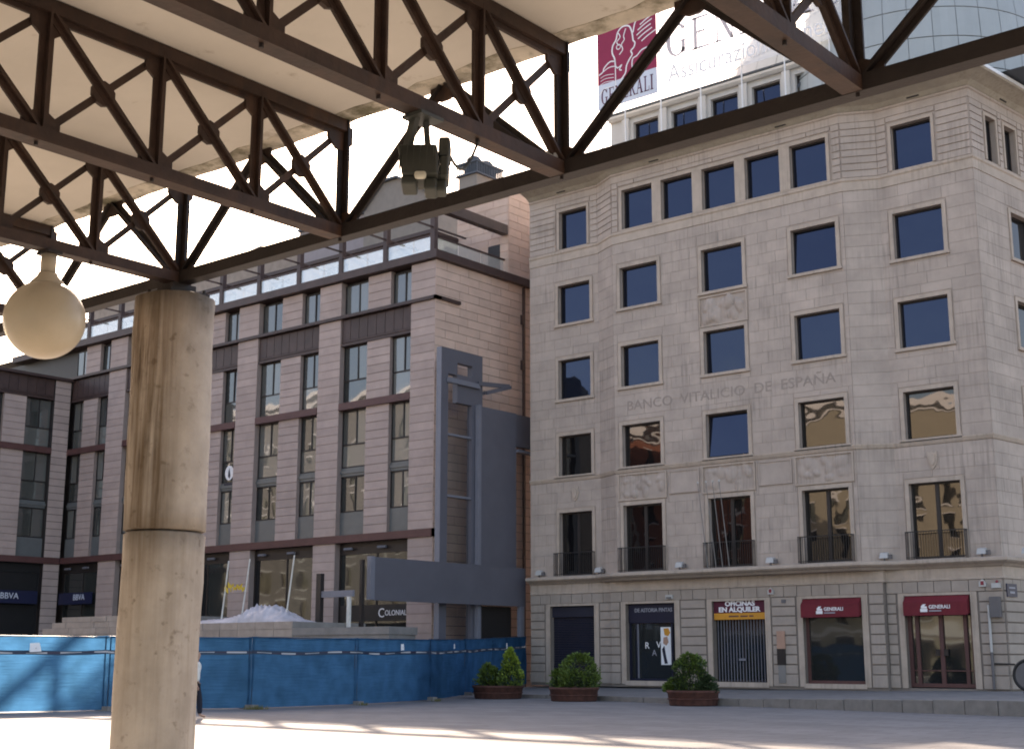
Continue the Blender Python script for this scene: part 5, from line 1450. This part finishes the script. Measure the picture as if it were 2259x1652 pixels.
pts = [Vector((-46.55 + 1.3 * i / 24, ty + .98 + .06 * math.sin(i * 1.9), 4.42 + .09 * math.sin(i * 1.3) + .12 * abs(math.sin(i * .8)))) for i in range(25)]
for i, p in enumerate(pts): d = .12 + .06 * math.sin(i * 2.3); k.v += [(p.x, p.y, p.z - d), (p.x, p.y + .03 * math.sin(i), p.z + d * .4)]
for i in range(24): k.f.append((2 * i, 2 * i + 2, 2 * i + 3, 2 * i + 1)); k.m.append(0)
tag(k.build('hazard_tape', 'tape_yellow'), 'twisted yellow hazard tape strung between two stakes', 'tape')

# ================================================================== blue construction fence
FP = [(-38.0, 17.2), (-37.0, 21.1), (-36.0, 24.3), (-33.75, 28.0), (-33.7, 32.5), (-34.5, 37.0), (-36.5, 41.2), (-38.3, 45.0), (-40.25, 49.7)]
fence = thing('construction_fence', (-35, 32, 0), 'blue fabric construction fence with white dashed tape round the works', 'fence')
FZ = [0, 0, 0, 0, 0, .02, .08, .18, .32]
tape_pts = []
for i, (a, b) in enumerate(zip(FP, FP[1:])):
    A = Vector((*a, FZ[i])); Bv = Vector((*b, FZ[i + 1])); d = (Bv - A); L_ = d.length; dn = d.normalized(); nn = Vector((dn.y, -dn.x, 0))
    k = MB(); nu, nz = 36, 10; rd = random.Random(50 + i); ph_ = [rd.uniform(0, 6) for _ in range(6)]
    for jz in range(nz + 1):
        for ju in range(nu + 1):
            s, v = ju / nu, jz / nz
            sag = .035 * math.sin(math.pi * s) * v + .012 * math.sin(9 * s + ph_[0]) * v
            w = .05 * math.sin(math.pi * s) * (math.sin(5 * s + ph_[1]) * .6 + math.sin(3.1 * v + ph_[2])) + .012 * math.sin(23 * s + 4 * v + ph_[3]) + .010 * math.sin(31 * s - 9 * v + ph_[4])
            p = A.lerp(Bv, s) + Vector((0, 0, .03 + 2.17 * v - sag)) + nn * w
            k.v.append(tuple(p))
            if jz == nz - 2: tape_pts.append(p + nn * .02 + Vector((0, 0, -.04)))
    for jz in range(nz):
        for ju in range(nu):
            q = jz * (nu + 1) + ju; k.f.append((q, q + 1, q + nu + 2, q + nu + 1)); k.m.append(0)
    k.build('fabric_panel', 'fence_cloth', fence, True)
    for e, (P, s) in enumerate(((A, 1), (Bv, -1))):
        k = MB(); c = P + dn * .07 * s - nn * .03; k.tube([c, c + Vector((0, 0, 2.2))], .022, 8); k.build('post', 'fence_post', fence)
    k = MB(); c = A - nn * .05; k.box(c.x - .32, c.x + .32, c.y - .12, c.y + .12, FZ[i], FZ[i] + .13); k.build('foot_block', 'terrace_grey', fence)
    k = MB(); k.tube([A + Vector((0, 0, 2.19)) - nn * .03, Bv + Vector((0, 0, 2.17)) - nn * .03], .018, 6); k.build('top_rail', 'fence_post', fence)
# tape with printed dashes
m_ = bpy.data.materials.new('tape_print'); m_.use_nodes = True; MATS['tape_print'] = m_
N, L = m_.node_tree.nodes, m_.node_tree.links
uv = N.new('ShaderNodeUVMap'); sx = N.new('ShaderNodeSeparateXYZ'); L.new(uv.outputs[0], sx.inputs[0])
fr = N.new('ShaderNodeMath'); fr.operation = 'FRACT'; dv = N.new('ShaderNodeMath'); dv.operation = 'DIVIDE'; dv.inputs[1].default_value = 1.0
L.new(sx.outputs[0], dv.inputs[0]); L.new(dv.outputs[0], fr.inputs[0])
lt = N.new('ShaderNodeMath'); lt.operation = 'LESS_THAN'; lt.inputs[1].default_value = .62; L.new(fr.outputs[0], lt.inputs[0])
mx = N.new('ShaderNodeMix'); mx.data_type = 'RGBA'; L.new(lt.outputs[0], mx.inputs[0]); mx.inputs[6].default_value = (.03, .02, .05, 1); mx.inputs[7].default_value = (.45, .44, .45, 1)
L.new(mx.outputs[2], N['Principled BSDF'].inputs['Base Color'])
k = MB(); acc = 0; us = []
for i, p in enumerate(tape_pts):
    if i: acc += (p - tape_pts[i - 1]).length
    us.append(acc); h_ = .017 * (1 + .5 * math.sin(i * .37))
    dz = -.02 * math.sin(i * .17)
    k.v += [(p.x, p.y, p.z - h_ + dz), (p.x, p.y, p.z + h_ + dz)]
for i in range(len(tape_pts) - 1): k.f.append((2 * i, 2 * i + 2, 2 * i + 3, 2 * i + 1)); k.m.append(0)
tp = k.build('barrier_tape', 'tape_print', fence)
uvl = tp.data.uv_layers.new(name='UVMap')
for lp in tp.data.loops: uvl.data[lp.index].uv = (us[lp.vertex_index // 2], lp.vertex_index % 2)
k = MB()
for i, p in enumerate(tape_pts):
    n_ = (tape_pts[min(i + 1, len(tape_pts) - 1)] - tape_pts[max(i - 1, 0)]).normalized(); nn = Vector((n_.y, -n_.x, 0)) * -.006
    q = p + nn; k.v += [(q.x, q.y, q.z - .06), (q.x, q.y, q.z + .06)]
for i in range(len(tape_pts) - 1): k.f.append((2 * i, 2 * i + 2, 2 * i + 3, 2 * i + 1)); k.m.append(0)
k.build('tie_strip', 'fence_post', fence)
def notice(s_idx, u, z, w, h_, label):
    A = Vector((*FP[s_idx], 0)); Bv = Vector((*FP[s_idx + 1], 0)); d = (Bv - A).normalized(); nn = Vector((d.y, -d.x, 0)); c = A.lerp(Bv, u) + nn * .16
    t = thing('notice', (c.x, c.y, z), label, 'notice', 'paper notices on the fence')
    k = MB(); P = [c - d * w / 2, c + d * w / 2]
    k.hexa([(*(P[0]).xy, z), (*(P[1]).xy, z + .02), (*(P[1] + nn * .004).xy, z + .02), (*(P[0] + nn * .004).xy, z), (*P[0].xy, z + h_), (*(P[1] - d * w * .2).xy, z + h_ * 1.05), (*(P[1] - d * w * .2 + nn * .004).xy, z + h_ * 1.05), (*(P[0] + nn * .004).xy, z + h_)])
    k.build('sheet', 'paper', t)
    k = MB(); q = c + nn * .006; k.box(q.x - .03, q.x + .03, q.y - .004, q.y + .004, z + h_ * .4, z + h_ * .5); k.build('print_line', 'letter_grey', t)
notice(1, .35, 1.72, .34, .26, 'torn white paper notice on the sunlit fence at far left')
notice(4, .55, 1.80, .20, .22, 'small white notice on the fence right of the tarpaulin')
notice(5, .55, 1.88, .14, .18, 'tiny pale notice on the fence left of the planters')
notice(7, .30, 1.92, .16, .24, 'small white notice on the fence behind the leftmost planter')
def tuft(x, y, z, n_, r, h_, label, seed):
    rd = random.Random(seed); k = MB()
    for i in range(n_):
        a = rd.uniform(0, 6.28); q = rd.uniform(0, r); bx, by = x + q * math.cos(a), y + q * math.sin(a); L_ = h_ * rd.uniform(.5, 1); lx, ly = rd.uniform(-.5, .5) * L_, rd.uniform(-.5, .5) * L_; w = .012
        k.v += [(bx - w, by, z), (bx + w, by, z), (bx + lx, by + ly, z + L_)]; e = len(k.v); k.f.append((e - 3, e - 2, e - 1)); k.m.append(0)
    return tag(k.build('weed_tuft', 'weed'), label, 'weed', 'weeds at the fence foot')
tuft(-33.35, 27.9, 0, 130, .42, .16, 'dry weed tuft at the fence foot right of the column', 1)
tuft(-33.4, 32.5, 0, 60, .2, .14, 'dry weed tuft at the fence foot below the tarpaulin', 2)
tuft(-34.2, 37.0, 0, 50, .2, .14, 'dry weed tuft at the fence foot left of the planters', 3)

# ================================================================== planters and shrubs
def planter(x, y, rx, label):
    t = thing('planter', (x, y, 0), label, 'planter', 'round rusty planters')
    k = MB(); w = lambda a, z: .01 * math.sin(5 * a + z * 7)
    k.lathe([(rx * .90, 0), (rx * .93, .04), (rx * .985, .40), (rx * 1.03, .42), (rx * 1.03, .50), (rx * .96, .50), (rx * .94, .38)], (x, y, 0), 36, w); k.build('tub', 'rust', t, True)
    k = MB(); k.lathe([(rx * .94, .40), (rx * .5, .45), (.02, .47)], (x, y, 0), 24, lambda a, z: .02 * math.sin(4 * a)); k.build('earth', 'soil', t, True)
    k = MB(); k.lathe([(rx * .975, .20), (rx * 1.0, .205), (rx * 1.0, .235), (rx * .975, .24)], (x, y, 0), 36, w); k.build('band', 'rust', t, True)
def shrub(x, y, z, rx, h_, shape, mats, label, cat, seed, n_=5200, grp=None):
    rd = random.Random(seed)
    t = thing('shrub', (x, y, z), label, cat, grp)
    k = MB(); k.tube([(x, y, z - .05), (x + .02, y, z + h_ * .4), (x, y + .01, z + h_ * .8)], [.035, .025, .01], 7)
    for i in range(9):
        a = rd.uniform(0, 6.28); zz = z + h_ * rd.uniform(.1, .6); k.tube([(x, y, zz), (x + rx * .7 * math.cos(a), y + rx * .7 * math.sin(a), zz + h_ * .18)], [.012, .004], 5)
    k.build('trunk', 'bark', t)
    cl = [(rd.uniform(0, 6.28), rd.uniform(.05, .98), rd.uniform(.68, 1.16)) for _ in range(60)]
    k = MB()
    for i in range(n_):
        a0, v0, r0 = rd.choice(cl); a = a0 + rd.gauss(0, .28); v = min(1, max(0, v0 + rd.gauss(0, .06)))
        if shape == 'cone': pr = (1 - v) ** .75 * (min(1, v * 6 + .55))
        elif shape == 'dome': pr = math.sqrt(max(0, 1 - (max(0, v - .3) / .7) ** 2)) * min(1, v * 5 + .6)
        else: pr = math.sqrt(max(0, 1 - v * v)) * rd.uniform(.7, 1.05)
        q = rx * (pr * r0 + .04) * math.sqrt(rd.uniform(.45, 1.0))
        p = Vector((x + q * math.cos(a), y + q * math.sin(a), z + h_ * v * r0 ** .4))
        out = Vector((math.cos(a), math.sin(a), .9 if shape == 'cone' else .5)).normalized()
        d = (out + Vector((rd.uniform(-1, 1), rd.uniform(-1, 1), rd.uniform(-.6, 1))) * .7).normalized(); s_ = d.orthogonal().normalized(); s_ = Matrix.Rotation(rd.uniform(0, 6.28), 3, d) @ s_
        L_ = rd.uniform(.05, .13); w = L_ * .26
        e = len(k.v); k.v += [tuple(p), tuple(p + d * L_ * .5 + s_ * w), tuple(p + d * L_), tuple(p + d * L_ * .5 - s_ * w)]; k.f.append((e, e + 1, e + 2, e + 3))
        bright = v * .5 + (r0 - .72) * 1.2 + rd.uniform(-.25, .25); k.m.append(0 if bright > .62 else (1 if bright > .28 else 2))
    k.build('crown', mats, t)
GRN = ['leaf_bright', 'leaf_mid', 'leaf_dark']; MID = ['leaf_mid', 'leaf_mid', 'leaf_dark']
planter(-34.62, 41.0, .98, 'rusty round planter nearest the blue fence')
shrub(-34.02, 41.0, .42, .58, 1.42, 'cone', GRN, 'bright green cone shaped conifer in front of the blue fence', 'conifer', 1, grp='conifers in the planters')
shrub(-35.12, 41.0, .42, .52, .85, 'ball', MID, 'small dark bush left of the bright conifer by the fence', 'bush', 2, 3000, 'bushes in the planters')
planter(-30.52, 40.45, .90, 'rusty round planter in front of the closed shutter')
shrub(-30.28, 40.45, .42, .68, 1.28, 'dome', ['leaf_mid', 'leaf_mid', 'leaf_dark'], 'round topped green conifer in front of the closed shutter', 'conifer', 3, grp='conifers in the planters')
shrub(-31.05, 40.4, .42, .46, .72, 'ball', MID, 'low bush beside the conifer in front of the closed shutter', 'bush', 4, 2600, 'bushes in the planters')
planter(-24.72, 39.35, .86, 'rusty round planter left of the barred entrance')
shrub(-24.85, 39.35, .42, .62, 1.22, 'dome', ['leaf_mid', 'leaf_dark', 'leaf_dark'], 'dark green domed conifer left of the barred entrance', 'conifer', 5, grp='conifers in the planters')
shrub(-25.35, 39.2, .42, .36, .42, 'ball', MID, 'small bush at the left foot of the domed conifer', 'bush', 6, 1800, 'bushes in the planters')
shrub(-24.15, 39.3, .42, .38, .52, 'ball', ['leaf_dark'] * 3, 'dark straggly bush at the right foot of the domed conifer', 'bush', 7, 1800, 'bushes in the planters')

# ================================================================== person half hidden by the column
def skin_mesh(name, verts, edges_, radii, mat, parent, sub=2, root=0):
    off = root_loc(parent)
    me = bpy.data.meshes.new(name); me.from_pydata([tuple(Vector(v) - off) for v in verts], edges_, []); me.materials.append(MATS[mat])
    o = bpy.data.objects.new(name, me); C.objects.link(o); o.parent = parent
    o.modifiers.new('skin', 'SKIN')
    if not me.skin_vertices: 
        bpy.context.view_layer.update()
    for i, sv in enumerate(me.skin_vertices[0].data): sv.radius = (radii[i][0], radii[i][1]) if hasattr(radii[i], '__len__') else (radii[i], radii[i]); sv.use_root = (i == root)
    s_ = o.modifiers.new('sub', 'SUBSURF'); s_.levels = sub; s_.render_levels = sub
    me.update()
    return o
def person(x, y, ang, label):
    t = thing('person', (x, y, 0), label, 'person')
    c, s = math.cos(ang), math.sin(ang)
    def P(f, l, z): return (x + c * f - s * l, y + s * f + c * l, z)     # forward, left, up
    V = [P(0, 0, .93), P(0, 0, 1.10), P(.01, 0, 1.28), P(.0, 0, 1.42), P(.01, 0, 1.49), P(.035, 0, 1.57), P(.03, 0, 1.66), P(.01, 0, 1.73)]
    Rr = [(.14, .11), (.125, .10), (.145, .105), (.12, .085), .052, (.072, .088), (.078, .098), (.05, .06)]
    E_ = [(0, 1), (1, 2), (2, 3), (3, 4), (4, 5), (5, 6), (6, 7)]
    for sd_, leg in ((1, .22), (-1, -.2)):
        k0 = len(V)
        V += [P(leg * .1, sd_ * .09, .86), P(leg * .55, sd_ * .09, .50), P(leg * .75 - .02, sd_ * .09, .09), P(leg * .75 + .13, sd_ * .10, .035)]
        Rr += [.085, .058, .038, (.04, .03)]; E_ += [(0, k0), (k0, k0 + 1), (k0 + 1, k0 + 2), (k0 + 2, k0 + 3)]
        k0 = len(V); sw = -leg
        sw = sw * .25; V += [P(0, sd_ * .18, 1.40), P(sw * .35 - .02, sd_ * .22, 1.13), P(sw * .8 + .05, sd_ * .22, .89), P(sw * .9 + .07, sd_ * .22, .81)]
        Rr += [.052, .041, .028, (.026, .036)]; E_ += [(3, k0), (k0, k0 + 1), (k0 + 1, k0 + 2), (k0 + 2, k0 + 3)]
        for q in range(5):
            k1 = len(V); o_ = (q - 2) * .017
            if q == 0: pts = [P(sw * .9 + .10, sd_ * .205, .795), P(sw * .9 + .12, sd_ * .195, .765)]
            else: pts = [P(sw * .9 + .075 + o_, sd_ * .225, .755), P(sw * .9 + .08 + o_, sd_ * .215, .715 + abs(q - 2.6) * .006)]
            V += pts; Rr += [.009, .008]; E_ += [(k0 + 3, k1), (k1, k1 + 1)]
    skin_mesh('body', V, E_, Rr, 'skin', t)
    # shirt over torso and arms, trousers over hips and legs
    V2 = [P(0, 0, .90), P(0, 0, 1.12), P(.01, 0, 1.28), P(0, 0, 1.415)]; R2 = [(.165, .135), (.145, .12), (.162, .122), (.125, .095)]; E2 = [(0, 1), (1, 2), (2, 3)]
    for sd_, sw in ((1, -.055), (-1, .05)):
        k0 = len(V2); V2 += [P(0, sd_ * .185, 1.40), P(sw * .35 - .02, sd_ * .235, 1.13), P(sw * .75 + .04, sd_ * .232, .93)]; R2 += [.066, .055, .046]; E2 += [(3, k0), (k0, k0 + 1), (k0 + 1, k0 + 2)]
    skin_mesh('shirt', V2, E2, R2, 'shirt', t)
    V3 = [P(0, 0, 1.02)]; R3 = [(.158, .125)]; E3 = []
    for sd_, leg in ((1, .22), (-1, -.2)):
        k0 = len(V3); V3 += [P(leg * .1, sd_ * .09, .84), P(leg * .55, sd_ * .09, .50), P(leg * .75 - .02, sd_ * .09, .10)]; R3 += [.105, .082, .066]; E3 += [(0, k0), (k0, k0 + 1), (k0 + 1, k0 + 2)]
    skin_mesh('trousers', V3, E3, R3, 'trousers', t)
    k = MB(); hc = Vector(P(.012, 0, 1.675))
    n1, n2 = 16, 9
    for j in range(n2 + 1):
        th = math.pi * .62 * j / n2
        for i in range(n1):
            a = 2 * math.pi * i / n1; rr = 1.0 if math.cos(a - ang) < .35 else .90 - .25 * (j / n2)
            k.v.append(tuple(hc + Vector((.108 * math.sin(th) * math.cos(a) * rr, .098 * math.sin(th) * math.sin(a) * rr, .108 * math.cos(th)))))
    for j in range(n2):
        for i in range(n1): k.f.append((j * n1 + i, j * n1 + (i + 1) % n1, (j + 1) * n1 + (i + 1) % n1, (j + 1) * n1 + i)); k.m.append(0)
    k.build('hair', 'hair', t, True)
    k = MB()   # nose, ears, eyes, mouth
    k.poly([P(.118, .012, 1.63), P(.118, -.012, 1.63), P(.10, 0, 1.67)]); k.poly([P(.13, 0, 1.628), P(.115, .014, 1.625), P(.10, 0, 1.67)]); k.poly([P(.13, 0, 1.628), P(.10, 0, 1.67), P(.115, -.014, 1.625)])
    for sd_ in (1, -1): k.tube([P(.02, sd_ * .076, 1.63), P(.01, sd_ * .088, 1.65), P(.01, sd_ * .084, 1.675)], .012, 6)
    k.build('nose_and_ears', 'skin', t)
    k = MB()
    for sd_ in (1, -1): k.tube([P(.100, sd_ * .022, 1.665), P(.100, sd_ * .045, 1.665)], .006, 5)
    k.tube([P(.105, -.022, 1.60), P(.105, .022, 1.60)], .004, 5); k.build('eyes_and_mouth', 'hair', t)
    k = MB(); q = P(-.10, .20, .80); k.hexa([P(-.2, -.36, .60), P(.15, -.36, .60), P(.15, -.26, .60), P(-.2, -.26, .60), P(-.16, -.34, .98), P(.10, -.34, .98), P(.10, -.27, .98), P(-.16, -.27, .98)]); k.build('bag', 'trousers', t)
    k = MB(); k.tube([P(-.12, -.30, .98), P(-.02, -.20, 1.46), P(.06, -.30, .98)], .012, 6); k.build('bag_strap', 'trousers', t)
person(-29.75, 22.80, R(39.6), 'person in white top with dark bag half hidden behind the column')

# ================================================================== buildings across the square (behind the viewer, seen mirrored in the panes)
def across(name, x0, x1, zt, wmat, label, seed, y=-24):
    rd = random.Random(seed)
    t = thing(name, ((x0 + x1) / 2, y - 6, 0), label, 'building', 'buildings across the square mirrored in the windows')
    sg = Seg((x1, y), (x0, y)); k = MB(); n_ = int((x1 - x0) / 3.4); hs = []
    for fz in [4.6 + 3.5 * i for i in range(int((zt - 6) / 3.5))]:
        for i in range(n_):
            u = (i + .5) * sg.len / n_; hs.append((u - .65, u + .65, fz + .4, fz + 2.7))
    for i in range(n_): u = (i + .5) * sg.len / n_; hs.append((u - 1.15, u + 1.15, .1, 3.4))
    wall_cells(sg, 0, zt, hs, k, .3)
    k.box(x0, x1, y - 14, y - .4, 0, zt - .05); k.build('wall', wmat, t)
    for (a, b, c, d) in hs:
        q = MB(); sg.hexa(q, a - .12, b + .12, d, d + .18, -.02, .06); sg.hexa(q, a - .12, b + .12, c - .14, c, -.02, .10); w = q.build('window', 'letter_white', t)
        q = MB(); q.quad(sg.p(a, c, -.25), sg.p(b, c, -.25), sg.p(b, d, -.25), sg.p(a, d, -.25)); q.build('pane', 'glass_shop', w)
    k = MB(); sg.hexa(k, -.3, sg.len + .3, zt - .1, zt + .5, -.5, .7); sg.hexa(k, 0, sg.len, zt - .8, zt - .5, -.02, .2); sg.hexa(k, 0, sg.len, 3.9, 4.3, -.02, .18); k.build('cornice', 'letter_white', t)
across('cream_house', -66, -37, 25.5, 'cream_wall', 'cream town house across the square mirrored in the right hand windows', 1)
across('brick_house', -101, -66.5, 27.0, 'brick_wall', 'red brick house across the square mirrored in the left hand windows', 2)
across('grey_house', -150, -82, 28.5, 'terrace_grey', 'grey house on the near left side of the square mirrored in the pink building', 3, y=-6)
